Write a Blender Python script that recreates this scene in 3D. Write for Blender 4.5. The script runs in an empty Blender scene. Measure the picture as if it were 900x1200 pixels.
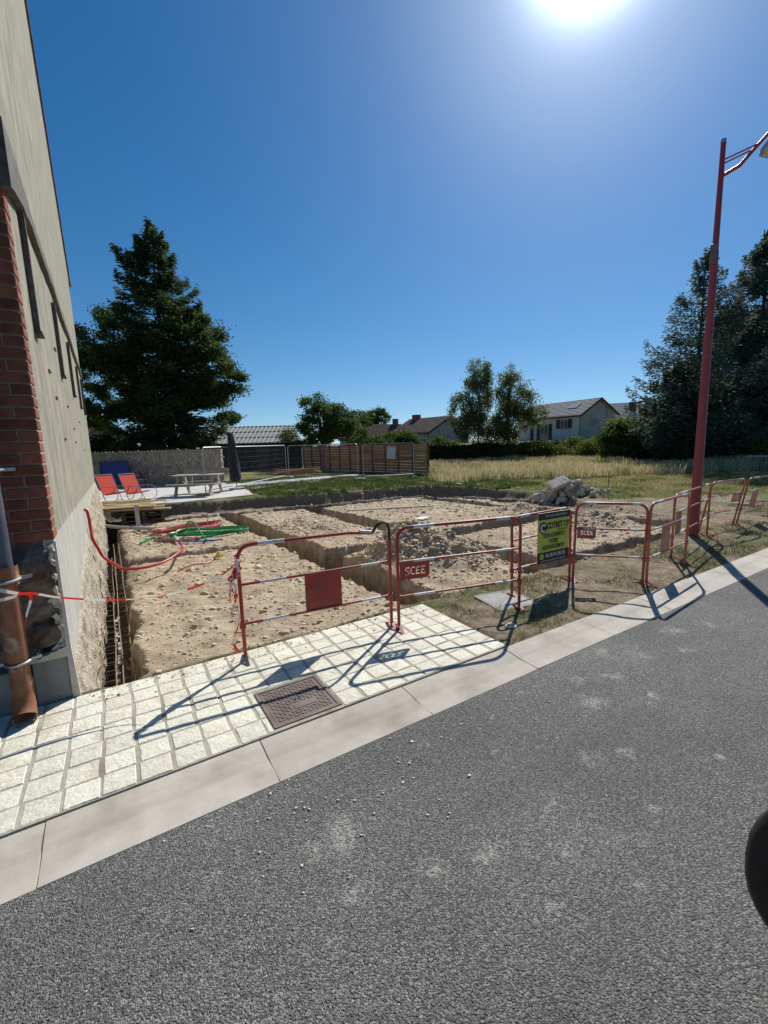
import bpy, bmesh, math, random
import numpy as np
from mathutils import Vector, Matrix
R = math.radians
random.seed(7)
RNG = np.random.default_rng(11)
scene = bpy.context.scene
COL = scene.collection

# ------------------------------------------------------------------ camera
YAW, PITCH, ROLL, FPX, EYE = 1.01702, .1548, -.03036, 515.2, 1.75
Fv = Vector((math.cos(PITCH)*math.cos(YAW), math.cos(PITCH)*math.sin(YAW), -math.sin(PITCH)))
Rv = Vector((math.sin(YAW), -math.cos(YAW), 0))
Uv = Rv.cross(Fv)
r2 = Rv*math.cos(ROLL) + Uv*math.sin(ROLL)
u2 = -Rv*math.sin(ROLL) + Uv*math.cos(ROLL)
cam_data = bpy.data.cameras.new('camera')
cam = bpy.data.objects.new('camera', cam_data)
COL.objects.link(cam)
m = Matrix.Identity(4)
for i in range(3):
    m[i][0] = r2[i]; m[i][1] = u2[i]; m[i][2] = -Fv[i]
m[2][3] = EYE
cam.matrix_world = m
cam_data.sensor_fit = 'VERTICAL'
cam_data.sensor_height = 36
cam_data.lens = FPX/1200*36
cam_data.clip_start = .05
cam_data.clip_end = 2000
scene.camera = cam

# ------------------------------------------------------------------ sky, sun
SUN_AZ, SUN_EL = R(34.5), R(42)
world = bpy.data.worlds.new('World'); scene.world = world; world.use_nodes = True
wn = world.node_tree.nodes; wl = world.node_tree.links
bg = wn['Background']; sky = wn.new('ShaderNodeTexSky'); sky.sky_type = 'NISHITA'
sky.sun_disc = False; sky.sun_elevation = SUN_EL; sky.sun_rotation = R(90) - SUN_AZ
sky.altitude = 300; sky.air_density = 1.0; sky.dust_density = 0.1; sky.ozone_density = 1.0
hsn = wn.new('ShaderNodeHueSaturation'); hsn.inputs['Saturation'].default_value = 1.42; hsn.inputs['Value'].default_value = .98
wl.new(sky.outputs[0], hsn.inputs['Color'])
# take the lowest sky from a little above the horizon, so that the air stays blue down to the roofs
tcs = wn.new('ShaderNodeTexCoord'); sps = wn.new('ShaderNodeSeparateXYZ'); cbs = wn.new('ShaderNodeCombineXYZ'); mzs = wn.new('ShaderNodeMath'); mzs.operation = 'MAXIMUM'; mas = wn.new('ShaderNodeMath'); mas.operation = 'MULTIPLY_ADD'
wl.new(tcs.outputs['Generated'], sps.inputs[0]); wl.new(sps.outputs[0], cbs.inputs[0]); wl.new(sps.outputs[1], cbs.inputs[1]); wl.new(sps.outputs[2], mzs.inputs[0]); mzs.inputs[1].default_value = 0
wl.new(mzs.outputs[0], mas.inputs[0]); mas.inputs[1].default_value = .93; mas.inputs[2].default_value = .075; wl.new(mas.outputs[0], cbs.inputs[2]); wl.new(cbs.outputs[0], sky.inputs[0])
# aureole of bright air round the sun
tcw = wn.new('ShaderNodeTexCoord'); dt = wn.new('ShaderNodeVectorMath'); dt.operation = 'DOT_PRODUCT'
nrm = wn.new('ShaderNodeVectorMath'); nrm.operation = 'NORMALIZE'
wl.new(tcw.outputs['Generated'], nrm.inputs[0]); wl.new(nrm.outputs[0], dt.inputs[0])
dt.inputs[1].default_value = (math.cos(SUN_AZ)*math.cos(SUN_EL), math.sin(SUN_AZ)*math.cos(SUN_EL), math.sin(SUN_EL))
mx0 = wn.new('ShaderNodeMath'); mx0.operation = 'MAXIMUM'; wl.new(dt.outputs['Value'], mx0.inputs[0]); mx0.inputs[1].default_value = 0
acc = None
for ex, am in ((12, 1.1), (60, 3.6), (450, 36.0)):
    pw_ = wn.new('ShaderNodeMath'); pw_.operation = 'POWER'; wl.new(mx0.outputs[0], pw_.inputs[0]); pw_.inputs[1].default_value = ex
    mu_ = wn.new('ShaderNodeMath'); mu_.operation = 'MULTIPLY_ADD'; wl.new(pw_.outputs[0], mu_.inputs[0]); mu_.inputs[1].default_value = am
    if acc: wl.new(acc, mu_.inputs[2])
    else: mu_.inputs[2].default_value = 0
    acc = mu_.outputs[0]
scl = wn.new('ShaderNodeVectorMath'); scl.operation = 'SCALE'; scl.inputs[0].default_value = (.9, 1.0, 1.08); wl.new(acc, scl.inputs['Scale'])
adw = wn.new('ShaderNodeVectorMath'); adw.operation = 'ADD'; wl.new(hsn.outputs[0], adw.inputs[0]); wl.new(scl.outputs[0], adw.inputs[1])
wl.new(adw.outputs[0], bg.inputs[0]); bg.inputs[1].default_value = .085
sd = bpy.data.lights.new('sun', 'SUN'); sd.energy = 5.0; sd.angle = R(.5); sd.color = (1, .95, .87)
sun = bpy.data.objects.new('sun', sd); COL.objects.link(sun)
sdir = Vector((math.cos(SUN_AZ)*math.cos(SUN_EL), math.sin(SUN_AZ)*math.cos(SUN_EL), math.sin(SUN_EL)))
sun.rotation_euler = sdir.to_track_quat('Z', 'Y').to_euler()
scene.view_settings.view_transform = 'Standard'; scene.view_settings.look = 'None'
scene.view_settings.exposure = 0.14; scene.view_settings.gamma = 1

def DL(d, px, z=0.0):
    """a spot d metres ahead and sideways by px/521 of that"""
    l = (px-450)/521*d
    return Vector((math.cos(YAW)*d+math.sin(YAW)*l, math.sin(YAW)*d-math.cos(YAW)*l, z))
FH = Vector((math.cos(YAW), math.sin(YAW), 0)); RH = Vector((math.sin(YAW), -math.cos(YAW), 0))

# ------------------------------------------------------------------ materials
MATS = {}
def mat(name, c, rough=.85, c2=None, scale=8.0, detail=4.0, bump=0.0, bscale=None, bdist=.01, metal=0.0,
        trans=0.0, rnd=0.0, stretch=None, contrast=(.35, .65), spec=None, c3=None, c3scale=1.5, c3lim=(.5, .7)):
    if name in MATS: return MATS[name]
    M = bpy.data.materials.new(name); M.use_nodes = True
    N = M.node_tree.nodes; L = M.node_tree.links
    P = N['Principled BSDF']; P.inputs['Roughness'].default_value = rough; P.inputs['Metallic'].default_value = metal
    if spec is not None: P.inputs['Specular IOR Level'].default_value = spec
    tc = N.new('ShaderNodeTexCoord'); vec = tc.outputs['Object']
    if rnd:   # every piece takes its own cut of the grain
        oi0 = N.new('ShaderNodeObjectInfo'); va = N.new('ShaderNodeVectorMath'); va.operation = 'SCALE'; va.inputs[0].default_value = (37, 19, 53); L.new(oi0.outputs['Random'], va.inputs['Scale'])
        vb = N.new('ShaderNodeVectorMath'); vb.operation = 'ADD'; L.new(vec, vb.inputs[0]); L.new(va.outputs[0], vb.inputs[1]); vec = vb.outputs[0]
    if stretch:
        mp = N.new('ShaderNodeMapping'); mp.inputs['Scale'].default_value = stretch
        L.new(vec, mp.inputs[0]); vec = mp.outputs[0]
    c = tuple(c)+(1,)
    col = None
    if c2:
        nz = N.new('ShaderNodeTexNoise'); nz.inputs['Scale'].default_value = scale; nz.inputs['Detail'].default_value = detail
        nz.inputs['Roughness'].default_value = .65
        L.new(vec, nz.inputs['Vector'])
        rp = N.new('ShaderNodeValToRGB'); rp.color_ramp.elements[0].position = contrast[0]; rp.color_ramp.elements[1].position = contrast[1]
        rp.color_ramp.elements[0].color = c; rp.color_ramp.elements[1].color = tuple(c2)+(1,)
        L.new(nz.outputs[0], rp.inputs[0]); col = rp.outputs[0]
        if c3:
            nz3 = N.new('ShaderNodeTexNoise'); nz3.inputs['Scale'].default_value = c3scale; nz3.inputs['Detail'].default_value = 6
            L.new(vec, nz3.inputs['Vector'])
            r3 = N.new('ShaderNodeValToRGB'); r3.color_ramp.elements[0].position = c3lim[0]; r3.color_ramp.elements[1].position = c3lim[1]
            L.new(nz3.outputs[0], r3.inputs[0])
            mx = N.new('ShaderNodeMix'); mx.data_type = 'RGBA'
            L.new(r3.outputs[0], mx.inputs[0]); L.new(col, mx.inputs[6]); mx.inputs[7].default_value = tuple(c3)+(1,)
            col = mx.outputs[2]
    if rnd:
        oi = N.new('ShaderNodeObjectInfo'); hs = N.new('ShaderNodeHueSaturation')
        mr = N.new('ShaderNodeMapRange'); mr.inputs[3].default_value = 1-rnd; mr.inputs[4].default_value = 1+rnd
        L.new(oi.outputs['Random'], mr.inputs[0]); L.new(mr.outputs[0], hs.inputs['Value'])
        if col: L.new(col, hs.inputs['Color'])
        else: hs.inputs['Color'].default_value = c
        col = hs.outputs[0]
    if col: L.new(col, P.inputs['Base Color'])
    else: P.inputs['Base Color'].default_value = c
    if bump:
        b = N.new('ShaderNodeBump'); b.inputs['Strength'].default_value = bump; b.inputs['Distance'].default_value = bdist
        nb = N.new('ShaderNodeTexNoise'); nb.inputs['Scale'].default_value = bscale or scale*3; nb.inputs['Detail'].default_value = 5
        L.new(vec, nb.inputs['Vector']); L.new(nb.outputs[0], b.inputs['Height']); L.new(b.outputs[0], P.inputs['Normal'])
    if trans:
        T = N.new('ShaderNodeBsdfTranslucent'); A = N.new('ShaderNodeMixShader'); A.inputs[0].default_value = trans
        if col: L.new(col, T.inputs[0])
        else: T.inputs[0].default_value = c
        L.new(P.outputs[0], A.inputs[1]); L.new(T.outputs[0], A.inputs[2]); L.new(A.outputs[0], N['Material Output'].inputs[0])
    MATS[name] = M
    return M

# ------------------------------------------------------------------ mesh helpers
class MB:
    def __init__(s): s.v = []; s.f = []; s.m = []
    def add(s, vs, fs, mi=0):
        o = len(s.v); s.v += [tuple(v) for v in vs]; s.f += [tuple(i+o for i in f) for f in fs]; s.m += [mi]*len(fs); return s
    def box(s, c, d, rot=None, mi=0):
        """box centred at c with full sizes d"""
        x, y, z = d[0]/2, d[1]/2, d[2]/2
        vs = [Vector((i*x, j*y, k*z)) for k in (-1, 1) for j in (-1, 1) for i in (-1, 1)]
        if rot is not None: vs = [rot @ v for v in vs]
        return s.add([v+Vector(c) for v in vs], [(0, 2, 3, 1), (4, 5, 7, 6), (0, 1, 5, 4), (2, 6, 7, 3), (0, 4, 6, 2), (1, 3, 7, 5)], mi)
    def bar(s, a, b, w, t, mi=0, up=(0, 0, 1)):
        a = Vector(a); b = Vector(b); d = b-a; x = d.normalized(); u = Vector(up)
        y = u.cross(x)
        if y.length < 1e-4: y = Vector((0, 1, 0)).cross(x)
        y.normalize(); z = x.cross(y)
        M = Matrix((x, y, z)).transposed()
        return s.box((a+b)/2, (d.length, w, t), M, mi)
    def tube(s, pts, r, n=8, mi=0, closed=False, cap=True):
        pts = [Vector(p) for p in pts]; K = len(pts)
        rs = r if isinstance(r, (list, tuple)) else [r]*K
        prev = None; vs = []
        for i, p in enumerate(pts):
            a = pts[i-1] if (i > 0 or closed) else p; b = pts[(i+1) % K] if (i < K-1 or closed) else p
            t = (b-a)
            t = t.normalized() if t.length > 1e-9 else Vector((0, 0, 1))
            if prev is None:
                q = Vector((0, 0, 1)) if abs(t.z) < .9 else Vector((1, 0, 0)); u = (q-t*q.dot(t)).normalized()
            else:
                u = prev-t*prev.dot(t); u = u.normalized() if u.length > 1e-6 else prev
            prev = u; w = t.cross(u)
            for k in range(n):
                an = 2*math.pi*k/n; vs.append(p+(u*math.cos(an)+w*math.sin(an))*rs[i])
        fs = []
        for i in range(K if closed else K-1):
            j = (i+1) % K
            for k in range(n): fs.append((i*n+k, i*n+(k+1) % n, j*n+(k+1) % n, j*n+k))
        if cap and not closed: fs += [tuple(range(n))[::-1], tuple((K-1)*n+k for k in range(n))]
        return s.add(vs, fs, mi)
    def prism(s, poly, h0, h1, axis='z', mi=0):
        n = len(poly)
        def P(a, b, h): return {'z': (a, b, h), 'x': (h, a, b), 'y': (a, h, b)}[axis]
        vs = [P(a, b, h0) for a, b in poly]+[P(a, b, h1) for a, b in poly]
        fs = [tuple(range(n))[::-1], tuple(range(n, 2*n))]+[(i, (i+1) % n, n+(i+1) % n, n+i) for i in range(n)]
        return s.add(vs, fs, mi)
    def mesh(s, name, mats, smooth=False, bevel=0, fix=True):
        me = bpy.data.meshes.new(name); me.from_pydata(s.v, [], s.f)
        for mm in (mats if isinstance(mats, (list, tuple)) else [mats]): me.materials.append(mm)
        if any(s.m): me.polygons.foreach_set('material_index', s.m)
        if bevel or fix:
            bm = bmesh.new(); bm.from_mesh(me)
            if fix: bmesh.ops.recalc_face_normals(bm, faces=bm.faces)
            if bevel: bmesh.ops.bevel(bm, geom=[e for e in bm.edges], offset=bevel, segments=1, affect='EDGES')
            bm.to_mesh(me); bm.free()
        if smooth:
            me.shade_smooth()
            if smooth != 'all': me.set_sharp_from_angle(angle=R(40))
        me.update(); return me
    def build(s, name, mats, parent=None, **k): return ob(name, s.mesh(name, mats, **k), parent)
def ob(name, me, parent=None, loc=None, rot=None):
    o = bpy.data.objects.new(name, me); COL.objects.link(o)
    if parent: o.parent = parent
    if loc is not None: o.location = loc
    if rot is not None: o.rotation_euler = rot
    return o
def tag(o, label=None, cat=None, group=None, kind=None):
    if label: o['label'] = label
    if cat: o['category'] = cat
    if group: o['group'] = group
    if kind: o['kind'] = kind
    return o
def thing(name, loc, label, cat, group=None, rot=(0, 0, 0)):
    o = bpy.data.objects.new(name, None); o.empty_display_size = .2; COL.objects.link(o); o.location = loc; o.rotation_euler = rot
    return tag(o, label, cat, group)
def copy_tree(o, parent=None):
    c = o.copy(); COL.objects.link(c); c.parent = parent
    for ch in list(o.children): copy_tree(ch, c)
    return c
def np_mesh(name, V, Fa, mats, smooth=False, mi=None):
    me = bpy.data.meshes.new(name); k = Fa.shape[1]
    me.vertices.add(len(V)); me.vertices.foreach_set('co', np.ascontiguousarray(V, dtype=np.float32).ravel())
    me.loops.add(Fa.size); me.loops.foreach_set('vertex_index', np.ascontiguousarray(Fa, dtype=np.int32).ravel())
    me.polygons.add(len(Fa)); me.polygons.foreach_set('loop_start', np.arange(0, Fa.size, k, dtype=np.int32))
    me.polygons.foreach_set('loop_total', np.full(len(Fa), k, dtype=np.int32))
    for mm in (mats if isinstance(mats, (list, tuple)) else [mats]): me.materials.append(mm)
    if mi is not None: me.polygons.foreach_set('material_index', mi.astype(np.int32))
    me.update(calc_edges=True)
    if smooth: me.shade_smooth()
    return me

# numpy value noise
def _h(ix, iy, s):
    n = (ix*374761393+iy*668265263+s*1442695041) & 0x7fffffff
    n = ((n ^ (n >> 13))*1274126177) & 0x7fffffff
    return ((n ^ (n >> 16)) & 0xffff)/65535.0
def vnoise(x, y, s=0):
    ix = np.floor(x).astype(np.int64); iy = np.floor(y).astype(np.int64); fx = x-ix; fy = y-iy
    fx = fx*fx*(3-2*fx); fy = fy*fy*(3-2*fy)
    a = _h(ix, iy, s); b = _h(ix+1, iy, s); c = _h(ix, iy+1, s); d = _h(ix+1, iy+1, s)
    return (a*(1-fx)+b*fx)*(1-fy)+(c*(1-fx)+d*fx)*fy-.5
def fbm(x, y, s=0, o=4):
    t = 0; a = 1
    for i in range(o): t = t+a*vnoise(x*2**i, y*2**i, s+i*17); a *= .5
    return t
def sstep(e0, e1, x):
    t = np.clip((x-e0)/(e1-e0), 0, 1); return t*t*(3-2*t)
def seg_dist(x, y, a, b):
    ax, ay = a; bx, by = b; dx, dy = bx-ax, by-ay
    t = np.clip(((x-ax)*dx+(y-ay)*dy)/(dx*dx+dy*dy), 0, 1)
    return np.hypot(x-ax-t*dx, y-ay-t*dy)
def poly_sd(x, y, P):
    """signed distance, positive inside"""
    d = np.full(x.shape, 1e9); ins = np.zeros(x.shape, bool)
    for i in range(len(P)):
        a = P[i]; b = P[(i+1) % len(P)]; d = np.minimum(d, seg_dist(x, y, a, b))
        c = ((a[1] > y) != (b[1] > y)) & (x < (b[0]-a[0])*(y-a[1])/((b[1]-a[1]) if b[1] != a[1] else 1e-9)+a[0])
        ins ^= c
    return np.where(ins, d, -d)

# ================================================================== SETTING
# asphalt -----------------------------------------------------------
def asphalt():
    M = bpy.data.materials.new('asphalt'); M.use_nodes = True; N = M.node_tree.nodes; L = M.node_tree.links; P = N['Principled BSDF']
    tc = N.new('ShaderNodeTexCoord'); V = tc.outputs['Object']
    vo = N.new('ShaderNodeTexVoronoi'); vo.inputs['Scale'].default_value = 165; L.new(V, vo.inputs['Vector'])
    rp = N.new('ShaderNodeValToRGB'); e = rp.color_ramp.elements
    e[0].position = 0; e[0].color = (.07, .069, .066, 1); e[1].position = 1; e[1].color = (.29, .285, .27, 1)
    x = e.new(.6); x.color = (.15, .147, .139, 1)
    sp = N.new('ShaderNodeSeparateColor'); L.new(vo.outputs['Color'], sp.inputs[0]); L.new(sp.outputs[0], rp.inputs[0])
    big = N.new('ShaderNodeTexNoise'); big.inputs['Scale'].default_value = .7; big.inputs['Detail'].default_value = 6; L.new(V, big.inputs['Vector'])
    br = N.new('ShaderNodeMapRange'); br.inputs[1].default_value = .3; br.inputs[2].default_value = .7; br.inputs[3].default_value = .8; br.inputs[4].default_value = 1.25
    L.new(big.outputs[0], br.inputs[0])
    hs = N.new('ShaderNodeHueSaturation'); L.new(rp.outputs[0], hs.inputs['Color']); L.new(br.outputs[0], hs.inputs['Value'])
    col = hs.outputs[0]
    # chalk scuffs: streaked noise and individual spots
    sc = N.new('ShaderNodeTexNoise'); sc.inputs['Scale'].default_value = 3.4; sc.inputs['Detail'].default_value = 7; sc.inputs['Roughness'].default_value = .72
    mp = N.new('ShaderNodeMapping'); mp.inputs['Scale'].default_value = (.45, 1.3, 1); mp.inputs['Rotation'].default_value = (0, 0, -.25); L.new(V, mp.inputs[0]); L.new(mp.outputs[0], sc.inputs['Vector'])
    r2_ = N.new('ShaderNodeMapRange'); r2_.inputs[1].default_value = .62; r2_.inputs[2].default_value = .8; r2_.inputs[4].default_value = .45; L.new(sc.outputs[0], r2_.inputs[0])
    fine = N.new('ShaderNodeTexNoise'); fine.inputs['Scale'].default_value = 60; fine.inputs['Detail'].default_value = 3; L.new(V, fine.inputs['Vector'])
    def mixc(fac, base, c):
        mx = N.new('ShaderNodeMix'); mx.data_type = 'RGBA'; L.new(fac, mx.inputs[0]); L.new(base, mx.inputs[6]); mx.inputs[7].default_value = c; return mx.outputs[2]
    col = mixc(r2_.outputs[0], col, (.42, .42, .4, 1))
    spots = [(.66, 1.36, .055), (.95, 1.28, .045), (.72, 1.62, .12), (.42, 1.85, .03), (.85, 2.0, .02), (1.2, 1.2, .05), (1.65, 1.2, .045), (3.0, 1.7, .08), (3.5, 1.75, .07),
             (2.6, 1.6, .09), (4.2, 1.85, .1), (1.9, 1.86, .03), (1.4, 1.9, .03), (2.1, 1.3, .06), (.3, 1.2, .025), (2.9, 1.35, .05), (1.25, .9, .04), (.55, 1.62, .05), (1.05, 1.72, .03), (1.7, 1.62, .04), (2.3, 1.92, .04), (2.75, 1.83, .05), (3.3, 1.95, .06), (4.6, 1.75, .08), (1.5, 1.0, .04), (2.0, .9, .05), (2.3, 1.2, .06), (.2, 1.75, .03), (3.9, 1.6, .07)]
    acc = None
    wq = N.new('ShaderNodeTexNoise'); wq.inputs['Scale'].default_value = 7; wq.inputs['Detail'].default_value = 6; wq.inputs['Roughness'].default_value = .7; L.new(V, wq.inputs['Vector'])
    wa = N.new('ShaderNodeVectorMath'); wa.operation = 'SUBTRACT'; L.new(wq.outputs['Color'], wa.inputs[0]); wa.inputs[1].default_value = (.5, .5, .5)
    wb = N.new('ShaderNodeVectorMath'); wb.operation = 'MULTIPLY_ADD'; L.new(wa.outputs[0], wb.inputs[0]); wb.inputs[1].default_value = (.42, .3, 0); L.new(V, wb.inputs[2])
    for (sx, sy, sr) in spots:
        vm = N.new('ShaderNodeVectorMath'); vm.operation = 'DISTANCE'; L.new(wb.outputs[0], vm.inputs[0]); vm.inputs[1].default_value = (sx, sy, 0)
        mr = N.new('ShaderNodeMapRange'); mr.inputs[1].default_value = 0; mr.inputs[2].default_value = sr*1.1; mr.inputs[3].default_value = .9; mr.inputs[4].default_value = 0
        L.new(vm.outputs['Value'], mr.inputs[0])
        if acc is None: acc = mr.outputs[0]
        else:
            ma = N.new('ShaderNodeMath'); ma.operation = 'MAXIMUM'; L.new(acc, ma.inputs[0]); L.new(mr.outputs[0], ma.inputs[1]); acc = ma.outputs[0]
    fr = N.new('ShaderNodeMapRange'); fr.inputs[1].default_value = .38; fr.inputs[2].default_value = .62; L.new(fine.outputs[0], fr.inputs[0])
    mu = N.new('ShaderNodeMath'); mu.operation = 'MULTIPLY'; L.new(acc, mu.inputs[0]); L.new(fr.outputs[0], mu.inputs[1])
    col = mixc(mu.outputs[0], col, (.5, .5, .45, 1))
    # tiny white chips
    v2 = N.new('ShaderNodeTexVoronoi'); v2.inputs['Scale'].default_value = 14; L.new(V, v2.inputs['Vector'])
    m2 = N.new('ShaderNodeMapRange'); m2.inputs[1].default_value = .05; m2.inputs[2].default_value = .07; m2.inputs[3].default_value = 1; m2.inputs[4].default_value = 0; L.new(v2.outputs['Distance'], m2.inputs[0])
    s2 = N.new('ShaderNodeSeparateColor'); L.new(v2.outputs['Color'], s2.inputs[0])
    g2 = N.new('ShaderNodeMath'); g2.operation = 'GREATER_THAN'; g2.inputs[1].default_value = .9; L.new(s2.outputs[0], g2.inputs[0])
    k2 = N.new('ShaderNodeMath'); k2.operation = 'MULTIPLY'; L.new(m2.outputs[0], k2.inputs[0]); L.new(g2.outputs[0], k2.inputs[1])
    col = mixc(k2.outputs[0], col, (.55, .54, .5, 1))
    # dried splashes: irregular spots, thicker near the dig
    wn_ = N.new('ShaderNodeTexNoise'); wn_.inputs['Scale'].default_value = 9; wn_.inputs['Detail'].default_value = 5; L.new(V, wn_.inputs['Vector'])
    wv = N.new('ShaderNodeVectorMath'); wv.operation = 'MULTIPLY_ADD'; L.new(wn_.outputs['Color'], wv.inputs[0]); wv.inputs[1].default_value = (.12, .12, 0); L.new(V, wv.inputs[2])
    v4 = N.new('ShaderNodeTexVoronoi'); v4.inputs['Scale'].default_value = 3.6; L.new(wv.outputs[0], v4.inputs['Vector'])
    s4 = N.new('ShaderNodeSeparateColor'); L.new(v4.outputs['Color'], s4.inputs[0])
    g4 = N.new('ShaderNodeMapRange'); g4.inputs[1].default_value = .45; g4.inputs[2].default_value = 1; g4.inputs[3].default_value = 0; g4.inputs[4].default_value = .16; L.new(s4.outputs[0], g4.inputs[0])
    d4 = N.new('ShaderNodeMath'); d4.operation = 'SUBTRACT'; L.new(g4.outputs[0], d4.inputs[0]); L.new(v4.outputs['Distance'], d4.inputs[1])
    e4 = N.new('ShaderNodeMapRange'); e4.inputs[1].default_value = 0; e4.inputs[2].default_value = .09; e4.inputs[4].default_value = .75; L.new(d4.outputs[0], e4.inputs[0])
    u4 = N.new('ShaderNodeMath'); u4.operation = 'MULTIPLY'; L.new(e4.outputs[0], u4.inputs[0]); L.new(fr.outputs[0], u4.inputs[1])
    col = mixc(u4.outputs[0], col, (.5, .49, .45, 1))
    # darker tar patches and tyre lines along the road
    mp5 = N.new('ShaderNodeMapping'); mp5.inputs['Scale'].default_value = (.12, 1.6, 1); L.new(V, mp5.inputs[0])
    n5 = N.new('ShaderNodeTexNoise'); n5.inputs['Scale'].default_value = 1.3; n5.inputs['Detail'].default_value = 5; L.new(mp5.outputs[0], n5.inputs['Vector'])
    r5 = N.new('ShaderNodeMapRange'); r5.inputs[1].default_value = .5; r5.inputs[2].default_value = .72; r5.inputs[4].default_value = .4; L.new(n5.outputs[0], r5.inputs[0])
    col = mixc(r5.outputs[0], col, (.085, .083, .08, 1))
    L.new(col, P.inputs['Base Color']); P.inputs['Roughness'].default_value = .85; P.inputs['Specular IOR Level'].default_value = .3
    bp = N.new('ShaderNodeBump'); bp.inputs['Strength'].default_value = 1.0; bp.inputs['Distance'].default_value = .008
    n3 = N.new('ShaderNodeTexNoise'); n3.inputs['Scale'].default_value = 95; n3.inputs['Detail'].default_value = 3; L.new(V, n3.inputs['Vector'])
    L.new(n3.outputs[0], bp.inputs['Height'])
    b2 = N.new('ShaderNodeBump'); b2.inputs['Strength'].default_value = 1.0; b2.inputs['Distance'].default_value = .005; b2.invert = True
    L.new(vo.outputs['Distance'], b2.inputs['Height']); L.new(bp.outputs[0], b2.inputs['Normal']); L.new(b2.outputs[0], P.inputs['Normal'])
    return M
mb = MB(); mb.add([(-80, -5, -.012), (200, -5, -.012), (200, 2.088, -.012), (-80, 2.088, -.012)], [(0, 1, 2, 3)])
tag(mb.build('road', asphalt()), kind='structure')

# kerb --------------------------------------------------------------
KC = mat('kerb_concrete', (.40, .365, .31), .9, (.50, .46, .40), 5, 8, .25, 160, .003, rnd=.06, c3=(.27, .24, .19), c3scale=3, c3lim=(.5, .8))
kerb = bpy.data.objects.new('kerb', None); COL.objects.link(kerb); tag(kerb, kind='structure')
mb = MB()
prof = [(2.09, -.2), (2.09, -.008), (2.18, -.009), (2.27, -.004), (2.31, .003), (2.38, .010), (2.452, .012), (2.462, .006), (2.462, -.2)]
L_ = 1.022
mb.prism([(a, b) for a, b in prof], 0.0, L_, 'x')
kme = mb.mesh('kerb_stone', KC)
for i in range(-4, 36):
    ob('kerb_stone', kme, kerb, (-.44+i*1.03+.006, 0, random.uniform(-.002, .002)))
mb = MB(); mb.prism([(2.095, -.2), (2.095, -.013), (2.27, -.009), (2.40, .004), (2.455, .006), (2.455, -.2)], -5, 36, 'x'); mb.build('bedding', mat('mortar', (.42, .39, .33), .95, (.5, .47, .4), 30, 4, .3, 120, .003), kerb)
mb = MB(); mb.prism([(2.09, -.2), (2.09, -.008), (2.285, .0), (2.452, .016), (2.462, -.2)], 36.6, 200, 'x'); mb.build('far_kerb', KC, kerb)
mb = MB(); mb.prism([(2.09, -.2), (2.09, -.008), (2.285, .0), (2.452, .016), (2.462, -.2)], -80, -4.6, 'x'); mb.build('far_kerb', KC, kerb)

# excavated plot ----------------------------------------------------
X0, X1, Y0, Y1 = -.9, 15.0, 2.46, 18.0
DIG = [(-.42, 3.72), (2.7, 3.72), (8.6, 3.66), (10.0, 4.6), (10.9, 6.4), (11.2, 7.6), (11.75, 9.8), (11.6, 12.0), (11.0, 14.3), (8.7, 14.7), (6.5, 14.75), (4.3, 15.4), (1.7, 15.8), (-.42, 15.9)]
TR = [((-.19, 3.95), (-.19, 14.9), .22, .62), ((2.93, 3.95), (3.05, 14.6), .25, .62), ((5.2, 3.95), (5.65, 14.0), .28, .6), ((9.55, 4.6), (10.0, 13.0), .3, .7),
      ((2.95, 7.0), (9.6, 7.1), .31, .62), ((4.9, 3.95), (8.3, 3.95), .24, .65), ((.15, 8.75), (2.9, 8.9), .17, .4), ((-.1, 14.8), (6.3, 14.0), .34, .42), ((6.3, 14.0), (10.6, 13.7), .3, .4),
      ((10.6, 13.7), (11.1, 9.0), .26, .35)]
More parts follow.
